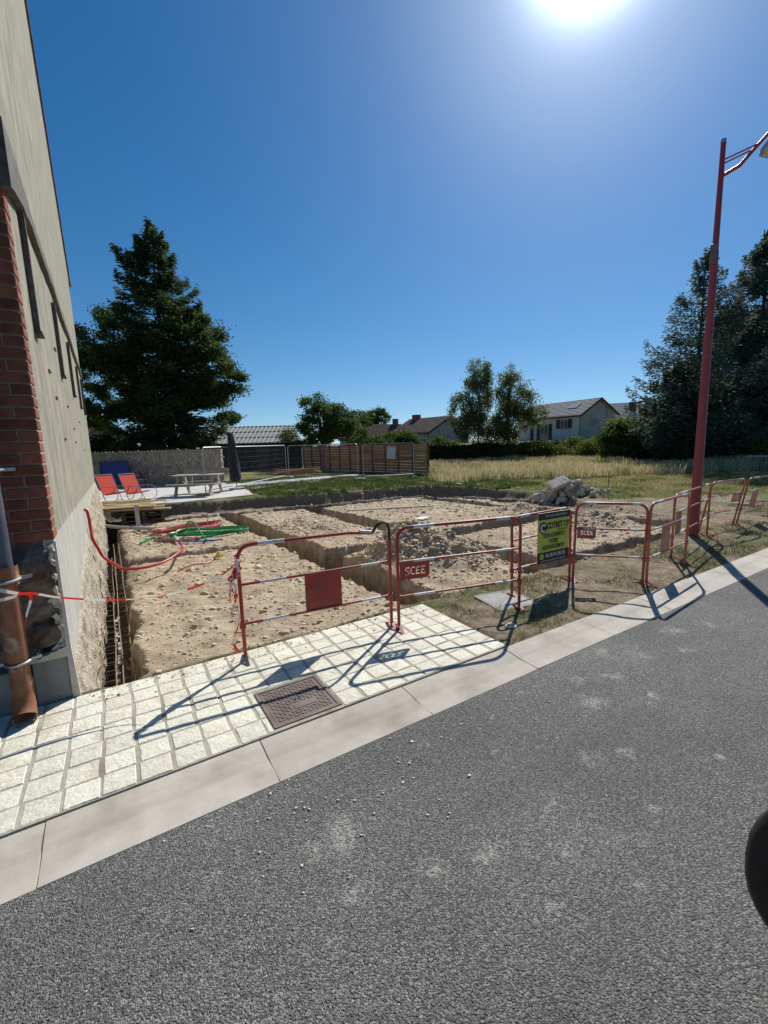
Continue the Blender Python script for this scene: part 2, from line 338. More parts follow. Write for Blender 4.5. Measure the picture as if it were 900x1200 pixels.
def terrain(x, y):
    wx = x+.08*fbm(x*1.7, y*1.7, 3, 3)+.05*fbm(x*6, y*6, 7, 2)+.016*vnoise(x*15, y*15, 9); wy = y+.08*fbm(x*1.7, y*1.7, 5, 3)+.05*fbm(x*6, y*6, 8, 2)+.016*vnoise(x*15, y*15, 19)
    sd_ = poly_sd(wx, wy, DIG)
    frontw = sstep(4.6, 7.0, y+.25*np.maximum(x-8, 0))
    wid = .22+.1*frontw
    ins = sstep(-.02, 1, sd_/wid+.1)
    out = .012+.018*fbm(x*.9, y*.9, 31, 4)*2*sstep(3.2, 5, np.maximum(y, x*.5))
    out = out+sstep(2.5, 2.9, y)*(.024*fbm(x*5, y*5, 35, 4)+.014*np.abs(fbm(x*14, y*14, 37, 2)))
    plat = -.055-.3*np.clip((y-3.8)/10.5, 0, 1)+.06*fbm(x*1.3, y*1.3, 41, 3)+.036*fbm(x*4.5, y*4.5, 43, 4)+.018*np.abs(fbm(x*14, y*14, 47, 2))
    # toothed scrape lines
    plat = plat+.012*np.sin(x*9+fbm(x, y, 4, 2)*5)*sstep(.5, 1, vnoise(x*.5, y*.5, 90)+.9)
    for cx, cy, hh, rr in ((4.2, 5.75, .38, .8), (3.8, 5.9, .2, .6), (4.7, 5.2, .2, .5), (8.9, 5.6, .22, .7), (9.2, 8.0, .2, .8), (4.0, 9.5, .1, .6), (3.9, 10.6, .09, .5)):
        q = np.hypot(x-cx, y-cy)/rr
        plat = plat+hh*np.exp(-q*q*1.6)*(1+.45*fbm(x*6, y*6, 51, 4))
    plat = np.where(plat > 1, 1, plat)
    tr = np.zeros_like(x)
    for a, b, w, dp in TR:
        d = seg_dist(wx, wy, a, b)+.02*vnoise(x*6, y*6, 61)
        tr = np.maximum(tr, dp*(1-sstep(w-.05, w+.06, d)))
    # low berm rim along trenches
    h = plat-tr+.02*fbm(x*9, y*9, 71, 3)*(tr > .02)
    z = out*(1-ins)+h*ins
    # under paving
    pav = sstep(2.74, 2.70, x)*sstep(3.70, 3.66, y)
    z = z*(1-pav)+(-.09)*pav
    ed = np.minimum(np.minimum(X1-x, Y1-y), 5)
    z = z*sstep(0, .6, ed)
    kb = sstep(2.46, 2.62, y); z = np.where(x > 2.7, z*kb+.002*(1-kb), z)
    return z, ins, tr, pav
def spaced(a, b, f):
    o = [a]
    while o[-1] < b: o.append(o[-1]+f(o[-1]))
    o[-1] = b; return np.array(o)
gx = spaced(X0, X1, lambda v: .03 if v < 3.3 else .03+.035*(v-3.3)/11)
gy = spaced(Y0, Y1, lambda v: .026 if v < 5 else .026+.035*(v-5)/12)
GX, GY = np.meshgrid(gx, gy)
GZ, INS, TRM, PAV = terrain(GX, GY)
ny, nx = GX.shape
V = np.stack([GX.ravel(), GY.ravel(), GZ.ravel()], 1)
idx = np.arange(nx*ny).reshape(ny, nx)
Fq = np.stack([idx[:-1, :-1].ravel(), idx[:-1, 1:].ravel(), idx[1:, 1:].ravel(), idx[1:, :-1].ravel()], 1)
def soil_mat():
    M = bpy.data.materials.new('soil'); M.use_nodes = True; N = M.node_tree.nodes; L = M.node_tree.links; P = N['Principled BSDF']
    tc = N.new('ShaderNodeTexCoord'); Vv = tc.outputs['Object']
    def noise(s, d, r=.6):
        n = N.new('ShaderNodeTexNoise'); n.inputs['Scale'].default_value = s; n.inputs['Detail'].default_value = d; n.inputs['Roughness'].default_value = r; L.new(Vv, n.inputs['Vector']); return n.outputs[0]
    def ramp(src, st):
        r = N.new('ShaderNodeValToRGB'); e = r.color_ramp.elements
        e[0].position = st[0][0]; e[0].color = st[0][1]+(1,); e[1].position = st[-1][0]; e[1].color = st[-1][1]+(1,)
        for p, c in st[1:-1]: q = e.new(p); q.color = c+(1,)
        L.new(src, r.inputs[0]); return r.outputs[0]
    def mix(f, a, b):
        mx = N.new('ShaderNodeMix'); mx.data_type = 'RGBA'; L.new(f, mx.inputs[0]); L.new(a, mx.inputs[6]); L.new(b, mx.inputs[7]); return mx.outputs[2]
    chalk = ramp(noise(4.5, 9, .7), [(.3, (.28, .215, .14)), (.5, (.50, .40, .28)), (.72, (.68, .58, .44))])
    dry = ramp(noise(7, 9, .75), [(.32, (.13, .10, .065)), (.5, (.26, .205, .14)), (.68, (.40, .33, .235))])
    grn = ramp(noise(22, 7, .75), [(.35, (.045, .06, .018)), (.55, (.12, .14, .045)), (.7, (.26, .23, .11))])
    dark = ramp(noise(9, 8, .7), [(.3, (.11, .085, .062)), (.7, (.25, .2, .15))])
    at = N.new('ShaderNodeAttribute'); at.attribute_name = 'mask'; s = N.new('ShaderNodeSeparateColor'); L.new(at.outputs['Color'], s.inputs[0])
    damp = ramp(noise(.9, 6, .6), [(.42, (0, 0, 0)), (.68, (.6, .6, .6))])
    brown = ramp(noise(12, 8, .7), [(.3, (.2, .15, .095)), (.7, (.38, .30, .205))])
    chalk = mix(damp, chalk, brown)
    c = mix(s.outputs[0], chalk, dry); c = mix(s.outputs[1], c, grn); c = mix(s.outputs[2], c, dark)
    L.new(c, P.inputs['Base Color']); P.inputs['Roughness'].default_value = .95; P.inputs['Specular IOR Level'].default_value = .15
    b = N.new('ShaderNodeBump'); b.inputs['Strength'].default_value = 1.0; b.inputs['Distance'].default_value = .03
    L.new(noise(24, 8, .78), b.inputs['Height']); L.new(b.outputs[0], P.inputs['Normal'])
    return M
SOIL = soil_mat()
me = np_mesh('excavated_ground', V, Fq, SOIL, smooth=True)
verge = (1-INS)
nz1 = fbm(GX*1.4, GY*1.4, 81, 5)
back = sstep(-.3, .3, (GY-13.4)+.0*GX)
dpt = GX*math.cos(YAW)+GY*math.sin(YAW)
front_v = verge*(GY < 8)
green = verge*np.where(dpt > 12.4, sstep(-.42, -.1, nz1), sstep(.0, .35, nz1)*.75)
green = green*(1-sstep(9.3, 8.6, GX)*0)
# bare track on the right between verge and rubble
bare = sstep(.9, .2, np.abs(GY-5.6))*(GX > 10.4)*.8
green = green*(1-bare)
gradv = np.hypot(np.gradient(GZ, axis=1)/np.gradient(GX, axis=1), np.gradient(GZ, axis=0)/np.gradient(GY, axis=0))
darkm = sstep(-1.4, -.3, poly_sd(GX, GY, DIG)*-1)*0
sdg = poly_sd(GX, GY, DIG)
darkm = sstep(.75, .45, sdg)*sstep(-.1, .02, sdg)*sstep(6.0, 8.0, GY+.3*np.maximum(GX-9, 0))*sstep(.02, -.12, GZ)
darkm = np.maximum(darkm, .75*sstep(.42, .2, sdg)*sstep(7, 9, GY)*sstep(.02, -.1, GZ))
darkm = np.maximum(darkm, .8*sstep(.10, .3, TRM+.08*fbm(GX*4, GY*4, 131, 3)))  # trench walls and floor painted darker to deepen their shade
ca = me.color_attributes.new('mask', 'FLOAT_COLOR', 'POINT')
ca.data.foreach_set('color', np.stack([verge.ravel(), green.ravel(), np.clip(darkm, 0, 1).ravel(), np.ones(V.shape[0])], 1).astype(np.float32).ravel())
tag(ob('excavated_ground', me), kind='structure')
def hz(x, y):
    xa = np.atleast_1d(np.asarray(x, float)); ya = np.atleast_1d(np.asarray(y, float))
    z = terrain(xa, ya)[0]
    z = np.where((xa < X0) | (xa > X1) | (ya < Y0) | (ya > Y1), farz(xa, ya), z)
    return z
def farz(x, y):
    d = x*math.cos(YAW)+y*math.sin(YAW)
    return 1.45*sstep(33, 60, d)
def h1(x, y): return float(hz(x, y)[0])

# wider ground ------------------------------------------------------
lx = np.unique(np.concatenate([np.linspace(-120, X0, 30), np.linspace(X0, X1, 12), np.linspace(X1, 60, 30), np.linspace(60, 500, 25)]))
ly = np.unique(np.concatenate([np.array([-200, -5]), np.array([2.46]), np.linspace(2.46, Y1, 12), np.linspace(Y1, 80, 34), np.linspace(80, 700, 25)]))
FX, FY = np.meshgrid(lx, ly); FZ = farz(FX, FY); n2, n1 = FX.shape
idx = np.arange(n1*n2).reshape(n2, n1)
cxm = (FX[:-1, :-1]+FX[1:, 1:])/2; cym = (FY[:-1, :-1]+FY[1:, 1:])/2
keep = ~(((cxm > X0) & (cxm < X1) & (cym > Y0) & (cym < Y1)) | ((cym > -5) & (cym < 2.46)))
Fg = np.stack([idx[:-1, :-1][keep], idx[:-1, 1:][keep], idx[1:, 1:][keep], idx[1:, :-1][keep]], 1)
GR = mat('field_soil', (.12, .12, .045), .95, (.3, .25, .12), 3, 9, .5, 12, .05, c3=(.09, .11, .03), c3scale=.35, c3lim=(.45, .6), spec=.1)
tag(ob('ground', np_mesh('ground', np.stack([FX.ravel(), FY.ravel(), FZ.ravel()-.0], 1), Fg, GR)), kind='structure')

# pavement ----------------------------------------------------------
pave = bpy.data.objects.new('pavement', None); COL.objects.link(pave); tag(pave, kind='structure')
mb = MB(); mb.add([(-3, 2.464, .018), (2.71, 2.464, .018), (2.728, 3.672, .018), (-3, 3.672, .018), (-3, 2.464, -.1), (2.71, 2.464, -.1), (2.735, 3.675, -.1), (-3, 3.675, -.1)],
                  [(0, 1, 2, 3), (0, 4, 5, 1), (1, 5, 6, 2), (2, 6, 7, 3)])
mb.build('joint_bed', mat('paver_joint', (.34, .31, .25), .95, (.46, .43, .36), 25, 5, .4, 150, .004, c3=(.2, .18, .13), c3scale=2.5), pave)
PAVM = mat('paver_stone', (.60, .575, .46), .9, (.74, .715, .60), 22, 9, .9, 45, .008, rnd=.09, c3=(.42, .37, .26), c3scale=7, c3lim=(.54, .78))
def paver_mesh(w, d, seed):
    rr = random.Random(seed); mbp = MB(); h = .03; b = .006; n = 5
    def ring(inx, z, j):
        out = []
        for sx, sy in ((-1, -1), (0, -1), (1, -1), (1, 0), (1, 1), (0, 1), (-1, 1), (-1, 0)):
            out.append((sx*(w/2-inx)+rr.uniform(-j, j), sy*(d/2-inx)+rr.uniform(-j, j), z+rr.uniform(-j, j)*.4))
        return out
    vs = ring(0, -h, 0)+ring(0, -.007, .0022)+ring(b, 0, .002)+[(0, 0, .002)]
    fs = []
    for k in range(2):
        for i in range(8): fs.append((k*8+i, k*8+(i+1) % 8, k*8+8+(i+1) % 8, k*8+8+i))
    for i in range(8): fs.append((16+i, 16+(i+1) % 8, 24))
    mbp.add(vs, fs); return mbp.mesh('paver', PAVM)
PIT = .1722
pms = [paver_mesh(.158, .168, i) for i in range(6)]
half = [paver_mesh(.07, .161, 20+i) for i in range(2)]
MX0, MX1, MY0, MY1 = .70, 1.165, 2.505, 2.965
for r_ in range(7):
    yc = 2.468+PIT/2+r_*PIT
    for c_ in range(-13, 16):
        xc = .135+(c_+.5)*PIT + .006*math.sin(r_*2.1+c_)
        if xc > 2.66: continue
        if MX0-.06 < xc < MX1+.06 and yc < MY1+.03: continue
        if yc > 3.6 and -.42 < xc-.0 < -.9: continue
        o = ob('paver', random.choice(pms), pave, (xc, yc, .021+random.uniform(-.0015, .002)), (random.uniform(-.008, .008), random.uniform(-.008, .008), random.uniform(-.02, .02)))
for (xa, xb) in ((.655, .69), (1.175, 1.235)):
    for r_ in range(3):
        o = ob('paver', half[0], pave, ((xa+xb)/2, 2.468+PIT/2+r_*PIT, .021)); o.scale = ((xb-xa)/.074, 1, 1)
# manhole cover
mh = thing('manhole_cover', ((MX0+MX1)/2, (MY0+MY1)/2-.008, 0), 'square rusty brown cast iron manhole cover set in the pale pavers', 'manhole cover')
IR = mat('cast_iron', (.13, .10, .085), .75, (.2, .16, .135), 12, 6, .3, 60, .003, metal=.15)
w = MX1-MX0
mb = MB()
for s in (-1, 1):
    mb.box((s*(w/2-.012), 0, .01), (.024, w, .03)); mb.box((0, s*(w/2-.012), .0095), (w-.05, .024, .03))
mb.build('frame', IR, mh)
mb = MB(); mb.box((0, 0, .006), (w-.058, w-.058, .028)); mb.build('lid', IR, mh)
mb = MB(); k = 15; stp = (w-.085)/k
for i in range(k):
    for j in range(k):
        x = -(w-.085)/2+(i+.5)*stp; y = -(w-.085)/2+(j+.5)*stp
        if abs(x) < .05 and abs(y) < .02 or (abs(x-.03) < .09 and abs(y+.08) < .035): continue
        a = .7 if (i+j) % 2 else -.7
        mb.box((x, y, .0215), (.019, .008, .005), Matrix.Rotation(a, 3, 'Z'))
tag(mb.build('tread_pattern', IR, mh), kind='stuff')
mb = MB()
for sx in (-.014, .014): mb.box((sx, .0, .0206), (.016, .02, .003))
mb.build('lift_hole', mat('black', (.01, .01, .01), .9), mh)
mb = MB(); mb.box((.03, -.08, .0215), (.16, .05, .003)); mb.build('name_plate', IR, mh)

# ================================================================== BUILDING
WX = -.375; FYF = 3.70
bld = thing('gable_building', (WX, FYF, 0), 'tall building with pale grey rendered gable wall and dark red brick front corner', 'building')
def B(x, y, z): return (x-WX, y-FYF, z)
REN = bpy.data.materials.new('render_wall'); REN.use_nodes = True
def render_wall(M):
    N = M.node_tree.nodes; L = M.node_tree.links; P = N['Principled BSDF']; tc = N.new('ShaderNodeTexCoord')
    def noise(s, d, sc):
        mp = N.new('ShaderNodeMapping'); mp.inputs['Scale'].default_value = sc; L.new(tc.outputs['Object'], mp.inputs[0])
        n = N.new('ShaderNodeTexNoise'); n.inputs['Scale'].default_value = s; n.inputs['Detail'].default_value = d; n.inputs['Roughness'].default_value = .68; L.new(mp.outputs[0], n.inputs['Vector']); return n.outputs[0]
    r = N.new('ShaderNodeValToRGB'); e = r.color_ramp.elements; e[0].position = .32; e[0].color = (.21, .2, .155, 1); e[1].position = .66; e[1].color = (.38, .36, .29, 1)
    L.new(noise(2.6, 10, (1, 1.3, .7)), r.inputs[0])
    r2 = N.new('ShaderNodeValToRGB'); e = r2.color_ramp.elements; e[0].position = .35; e[0].color = (.38, .38, .345, 1); e[1].position = .7; e[1].color = (.5, .49, .44, 1)
    L.new(noise(2.5, 8, (1, 1, .8)), r2.inputs[0])
    sx = N.new('ShaderNodeSeparateXYZ'); L.new(tc.outputs['Object'], sx.inputs[0])
    ad = N.new('ShaderNodeMath'); ad.operation = 'MULTIPLY_ADD'; L.new(sx.outputs[1], ad.inputs[0]); ad.inputs[1].default_value = .022; L.new(sx.outputs[2], ad.inputs[2])
    lt = N.new('ShaderNodeMapRange'); lt.inputs[1].default_value = 1.17; lt.inputs[2].default_value = 1.195; lt.inputs[3].default_value = 1; lt.inputs[4].default_value = 0; L.new(ad.outputs[0], lt.inputs[0])
    mx = N.new('ShaderNodeMix'); mx.data_type = 'RGBA'; L.new(lt.outputs[0], mx.inputs[0]); L.new(r.outputs[0], mx.inputs[6]); L.new(r2.outputs[0], mx.inputs[7])
    # dark runs and rust-brown spots
    st = N.new('ShaderNodeMapRange'); st.inputs[1].default_value = .6; st.inputs[2].default_value = .78; st.inputs[4].default_value = .6; L.new(noise(3.2, 9, (1, 1.3, .55)), st.inputs[0])
    m2 = N.new('ShaderNodeMix'); m2.data_type = 'RGBA'; L.new(st.outputs[0], m2.inputs[0]); L.new(mx.outputs[2], m2.inputs[6]); m2.inputs[7].default_value = (.2, .19, .15, 1)
    vo = N.new('ShaderNodeTexVoronoi'); vo.inputs['Scale'].default_value = 2.2; L.new(tc.outputs['Object'], vo.inputs['Vector'])
    sp = N.new('ShaderNodeMapRange'); sp.inputs[1].default_value = .04; sp.inputs[2].default_value = .07; sp.inputs[3].default_value = .8; sp.inputs[4].default_value = 0; L.new(vo.outputs['Distance'], sp.inputs[0])
    m3 = N.new('ShaderNodeMix'); m3.data_type = 'RGBA'; L.new(sp.outputs[0], m3.inputs[0]); L.new(m2.outputs[2], m3.inputs[6]); m3.inputs[7].default_value = (.09, .08, .06, 1)
    L.new(m3.outputs[2], P.inputs['Base Color']); P.inputs['Roughness'].default_value = .93; P.inputs['Specular IOR Level'].default_value = .15
    b = N.new('ShaderNodeBump'); b.inputs['Strength'].default_value = .75; b.inputs['Distance'].default_value = .02; L.new(noise(11, 8, (1, 1, .6)), b.inputs['Height']); L.new(b.outputs[0], P.inputs['Normal'])
render_wall(REN)
YE = 14.6; EAV = 6.25; RY = 9.1; RZ = 10.4
# side wall with its gable; wall starts just behind the brick corner
mb = MB(); y0 = FYF+.012
mb.add([B(WX, y, z) for y, z in ((y0, .2), (YE, .2), (YE, EAV), (RY, RZ), (y0, EAV+.0))]+[B(WX-.06, y, z) for y, z in ((y0, .2), (YE, .2), (YE, EAV), (RY, RZ), (y0, EAV))],
       [(0, 1, 2, 3, 4), (9, 8, 7, 6, 5), (0, 5, 6, 1), (1, 6, 7, 2), (2, 7, 8, 3), (3, 8, 9, 4), (4, 9, 5, 0)])
mb.build('side_wall', REN, bld)
mb = MB(); mb.box(B(-6.69, 9.15, 3.2), (12, 10.7, 6.0)); mb.build('rear_wall', REN, bld)
TILE = mat('old_roof_tile', (.13, .075, .055), .9, (.24, .14, .1), 9, 5, .3, 30, .01)
mb = MB()
for (ya, za, yb, zb) in ((FYF-.35, EAV-.24, RY, RZ+.03), (RY, RZ+.03, YE+.35, EAV-.24)):
    dz = .12
    mb.add([B(x, y, z+q) for q in (0, dz) for x, y, z in ((WX+.005, ya, za), (WX+.005, yb, zb), (-13, yb, zb), (-13, ya, za))], [(0, 1, 2, 3), (4, 7, 6, 5), (0, 4, 5, 1), (1, 5, 6, 2), (2, 6, 7, 3), (3, 7, 4, 0)])
mb.build('roof', TILE, bld)
tm = MB(); tm.box((0, 0, 0), (.16, .3, .035)); vt = tm.mesh('verge_tile', TILE)
for (ya, za, yb, zb) in ((RY, RZ+.16, YE+.35, EAV-.11), (RY, RZ+.16, FYF-.35, EAV-.11)):
    n = 24; sl = math.atan2(zb-za, yb-ya)
    for i in range(n):
        t = (i+.5)/n; sg = 1 if yb > ya else -1
        ob('verge_tile', vt, bld, B(WX-.045, ya+(yb-ya)*t, za+(zb-za)*t-.02), (math.atan((zb-za)/(yb-ya))-.09*sg, 0, random.uniform(-.03, .03)))
# rear corner drain and batten
mb = MB(); mb.tube([B(WX-.05, YE+.06, .2), B(WX-.05, YE+.06, EAV-.2)], .045, 8); mb.build('gutter_pipe', mat('zinc', (.28, .29, .3), .5, metal=.6), bld, smooth=True)

# brick corner
BR = mat('red_brick', (.15, .045, .026), .92, (.28, .088, .045), 14, 6, .5, 90, .004, rnd=.3, c3=(.16, .05, .035), c3scale=5, c3lim=(.5, .75))
def brick_mesh(w, d, h): q = MB(); q.box((0, 0, 0), (w, d, h)); return q.mesh('brick', BR, bevel=.004)
H_, J = .062, .012
bf = brick_mesh(.208, .105, H_); bh = brick_mesh(.098, .2, H_); b2_ = brick_mesh(.21, .105, H_); b3_ = brick_mesh(.21, .2, H_); cb = brick_mesh(.105, .19, H_)
BZ0 = 1.17
for c in range(46):
    z = BZ0+H_/2+c*(H_+J)
    jx = random.uniform(-.0015, .0015)
    if c % 2 == 0:
        ob('brick', b3_, bld, B(WX+.006-.105+jx, FYF+.1, z)); xs = WX+.006-.222
    else:
        ob('brick', cb, bld, B(WX+.006-.0525+jx, FYF+.095, z)); xs = WX+.006-.117
    for k in range(3):
        ob('brick', bf, bld, B(xs-.104-k*.22, FYF+.053+random.uniform(-.002, .002), z))
mb = MB(); mb.box(B(WX-.46, FYF+.12, (BZ0+4.6)/2), (.91, .228, 4.6-BZ0)); mb.build('brick_mortar', mat('brick_mortar', (.2, .15, .11), .95, (.28, .22, .17), 30, 4, .3, 100, .004), bld)
mb = MB(); mb.box(B(WX-3.7, FYF+.13, 3.1), (7.3-1.7, .2, 6.0)); mb.build('front_wall', REN, bld)
mb = MB(); mb.box(B(WX-.46, FYF+.13, 5.3), (.92, .2, 1.7)); mb.build('front_wall', REN, bld)

# exposed rubble core under the bricks (front face), displaced grid
def crag(name, x0, x1, z0, z1, yb, amp, nx_, nz_, m_, seed, parent):
    xs = np.linspace(x0, x1, nx_); zs = np.linspace(z0, z1, nz_); A, Z = np.meshgrid(xs, zs)
    D = fbm(A*4, Z*7, seed, 4)*amp*.7; D = D-np.maximum(fbm(A*6, Z*10, seed+5, 3)-.12, 0)*amp*2.2+.012*fbm(A*30, Z*30, seed+9, 2)
    Y = yb-D-.01
    edge = np.minimum((x1-A)/.05, 1); Y = yb+(Y-yb)*np.clip(edge, 0, 1)
    Vv = np.stack([(A-WX).ravel(), (Y-FYF).ravel(), Z.ravel()], 1); idx = np.arange(nx_*nz_).reshape(nz_, nx_)
    F_ = np.stack([idx[:-1, :-1].ravel(), idx[:-1, 1:].ravel(), idx[1:, 1:].ravel(), idx[1:, :-1].ravel()], 1)
    return ob(name, np_mesh(name, Vv, F_, m_, smooth=True), parent)
RUB = mat('rubble_masonry', (.15, .115, .08), .95, (.24, .19, .14), 9, 9, .6, 40, .01, c3=(.09, .06, .045), c3scale=4, c3lim=(.45, .6))
crag('exposed_masonry', -1.35, WX-.008, .34, BZ0, FYF+.012, .11, 120, 80, RUB, 200, bld)
mb = MB(); mb.box(B(WX-.56, FYF+.22, .72), (.98, .2, .9)); mb.build('masonry_core', RUB, bld)
# ragged pale render lip on the corner
LIP = mat('pale_mortar', (.5, .47, .38), .93, (.64, .6, .5), 14, 6, .6, 60, .006)
mb = MB(); rr = random.Random(5); pts = []; rad = []
for i in range(26):
    z = .36+i*.031; pts.append(B(WX-.02+rr.uniform(-.012, .006), FYF+.006+rr.uniform(-.01, .01), z)); rad.append(rr.uniform(.008, .026))
mb.tube(pts, rad, 6)
for i in range(16):
    z = rr.uniform(.36, 1.14); s = rr.uniform(.012, .035); mb.box(B(WX-.04+rr.uniform(-.03, .02), FYF-.0+rr.uniform(-.01, .012), z), (s*1.5, s*.6, s), Matrix.Rotation(rr.uniform(0, 3), 3, 'Y'))
mb.build('broken_render_edge', LIP, bld)
# concrete blocks at the foot with sloped mortar haunch
CB = mat('block_concrete', (.2, .2, .19), .92, (.29, .285, .27), 9, 7, .35, 90, .004)
mb = MB(); mb.box((0, 0, 0), (.2, .24, .36)); cbm = mb.mesh('concrete_block', CB, bevel=.006)
ob('concrete_block', cbm, bld, B(WX-.118, FYF+.1, .165)); 
mb = MB(); mb.box((0, 0, 0), (.42, .24, .32)); cbm2 = mb.mesh('concrete_block', CB, bevel=.006)
ob('concrete_block', cbm2, bld, B(WX-.47, FYF+.1, .145)); ob('concrete_block', cbm2, bld, B(WX-.9, FYF+.1, .145))
mb = MB(); rr = random.Random(9)
top = []; n = 14
for i in range(n+1):
    x = WX-.01-.22*i/n; zt = .36+.05*max(0, 1-i/n*1.4)+rr.uniform(-.004, .006)
    top.append((x, zt))
mb.prism([(x-WX, z) for x, z in top]+[(top[-1][0]-WX, .335), (top[0][0]-WX, .335)], -.03, .1, 'y')
mb.prism([(x, z) for x, z in ((-.018, -.02), (-.016, .4), (.004, 1.16), (.014, 1.16), (.012, .4), (.03, -.02))], -.026, .0, 'y')
mb.build('mortar_haunch', LIP, bld)

# rough footing bulging under the render into the trench
FOOT = mat('rough_footing', (.3, .25, .17), .95, (.55, .5, .4), 16, 8, 1.0, 42, .02, c3=(.22, .18, .11), c3scale=6, c3lim=(.5, .7))
ys = np.linspace(3.71, 14.6, 330); zs = np.linspace(-.8, 1.0, 56); YY, ZZ = np.meshgrid(ys, zs)
topz = np.interp(ys, [3.7, 4.2, 5, 6, 7, 8, 9, 11, 14.6], [.0, .16, .36, .48, .5, .72, .86, .92, .95])+.05*fbm(ys*3, ys*0, 300, 4)
T_ = topz[None, :]
dd = np.clip((T_-ZZ)/.9, 0, 1)
bul = .005+.11*dd**.8+.05*fbm(YY*7, ZZ*7, 310, 5)*np.clip(dd*6, 0, 1)+.02*np.abs(fbm(YY*22, ZZ*22, 320, 3))*np.clip(dd*8, 0, 1)
XX = np.where(ZZ > T_, -.02, bul)
ZZ2 = np.where(ZZ > T_, T_, ZZ)
idx = np.arange(YY.size).reshape(YY.shape)
F_ = np.stack([idx[:-1, :-1].ravel(), idx[:-1, 1:].ravel(), idx[1:, 1:].ravel(), idx[1:, :-1].ravel()], 1)
ob('rough_footing', np_mesh('rough_footing', np.stack([XX.ravel(), (YY-FYF).ravel(), ZZ2.ravel()], 1), F_, FOOT), bld)
# ledge and brackets
LD = mat('weathered_ledge', (.055, .05, .045), .85, (.13, .12, .1), 12, 5, .4, 40, .005)
mb = MB(); rr = random.Random(3); n = 46
vs = []; fs = []
for i in range(n+1):
    y = 3.62+(14.3-3.62)*i/n; zt = (3.80 if y > 4.3 else 3.80-.12*(4.3-y))+.02*math.sin(y*2.1)+rr.uniform(-.012, .012); th = np.interp(y, [3.6, 4.2, 5, 8, 14.3], [.4, .3, .15, .12, .1]); dp = np.interp(y, [3.6, 5, 14.3], [.06, .045, .035])
    vs += [B(WX+.002, y, zt), B(WX+dp, y, zt-.02), B(WX+dp, y, zt-th+rr.uniform(-.01, .01)), B(WX+.002, y, zt-th-.01)]
for i in range(n):
    for k in range(4): fs.append((i*4+k, i*4+(k+1) % 4, (i+1)*4+(k+1) % 4, (i+1)*4+k))
fs += [(0, 1, 2, 3), (n*4+3, n*4+2, n*4+1, n*4)]
mb.add(vs, fs); mb.build('ledge', LD, bld)
mb = MB(); mb.box((.02, 0, -.42), (.04, .015, .84)); mb.box((.036, .025, -.43), (.008, .045, .82)); mb.box((.025, .08, -.845), (.05, .2, .02)); brk = mb.mesh('wall_bracket', LD)
for y in (4.42, 6.75, 9.0, 11.4, 13.3): ob('wall_bracket', brk, bld, B(WX, y, 3.52))
mb = MB()
for y, z in ((5.2, 2.5), (5.6, 2.3), (7.2, 2.35), (8.0, 2.1), (6.3, 2.9), (9.9, 2.3), (7.9, 1.9), (10.5, 1.8), (6.0, 1.9)): mb.box(B(WX+.004, y, z), (.02, .14, .02))
mb.build('wire_stub', LD, bld)

# ------------------------------------------------------------------ downpipe
dpipe = thing('downpipe', (-.635, 3.55, 0), 'downpipe with grey plastic top and rusty brown lower end by the brick corner', 'downpipe')
PG = mat('grey_pipe', (.07, .085, .12), .4, (.12, .135, .17), 6, 5)
PBR = mat('rusty_pipe', (.2, .075, .035), .7, (.29, .125, .06), 7, 7, .3, 50, .004, c3=(.42, .3, .18), c3scale=9, c3lim=(.57, .66))
mb = MB(); mb.tube([(.0, .0, 1.02), (0, 0, 1.62), (0, .0, 1.64), (0, 0, 1.85), (-.02, .0, 2.2), (-.03, .02, 6.0)], [.056, .056, .062, .062, .052, .052], 20); mb.build('upper_pipe', PG, dpipe, smooth=True)
mb = MB(); n = 24; L0 = [(.075, 1.06), (.077, 1.0), (.077, .94), (.062, .93), (.06, .5), (.06, .43), (.056, .42), (.056, .3), (.06, .29), (.06, .2)]
vs = []; fs = []
for i, (r, z) in enumerate(L0):
    for k in range(n):
        a = 2*math.pi*k/n; vs.append((r*math.cos(a)-.03*(1.06-z)*.0, r*math.sin(a)-.06*max(0, (.2-z)), z))
for i in range(len(L0)-1):
    for k in range(n): fs.append((i*n+k, i*n+(k+1) % n, (i+1)*n+(k+1) % n, (i+1)*n+k))
mb.add(vs, fs); mb.build('lower_pipe', PBR, dpipe, smooth=True)
mb = MB(); mb.tube([(0, .01, .26), (0, .0, .2), (0, -.015, .14), (0, -.045, .09), (0, -.075, .065)], [.06, .06, .062, .064, .067], 24, cap=False); mb.tube([(0, -.075, .065), (0, -.045, .09), (0, -.01, .15)], [.058, .054, .05], 24, cap=False)
n = 24; mb.build('pipe_shoe', PBR, dpipe, smooth=True, fix=False)
mb = MB(); mb.tube([(0, -.03, .105), (0, -.025, .11)], .053, 20); mb.build('dark_bore', MATS['black'], dpipe)
mb = MB(); mb.tube([(.061*math.cos(a), -.078+.028*math.sin(a), .064+.054*math.sin(a)) for a in [2*math.pi*i/24 for i in range(24)]], .006, 6, closed=True); mb.build('pipe_rim', PBR, dpipe, smooth=True)
ZN = mat('galvanised', (.33, .34, .35), .45, (.48, .49, .5), 20, 4, metal=.7)
for z in (.97, .42, 1.66):
    mb = MB(); rr_ = .081 if z > .9 else .066
    mb.tube([(rr_*math.cos(a), rr_*math.sin(a), z+.004*math.sin(a)) for a in [2*math.pi*i/20 for i in range(20)]], .009, 6, closed=True)
    for s in (-1, 1): mb.bar((s*rr_, 0, z), (s*(rr_+.055), .02, z), .012, .02)
    mb.tube([(rr_+.03, .0, z), (rr_+.03, .17, z)], .006, 6)
    mb.build('pipe_clamp', ZN, dpipe, smooth=True)

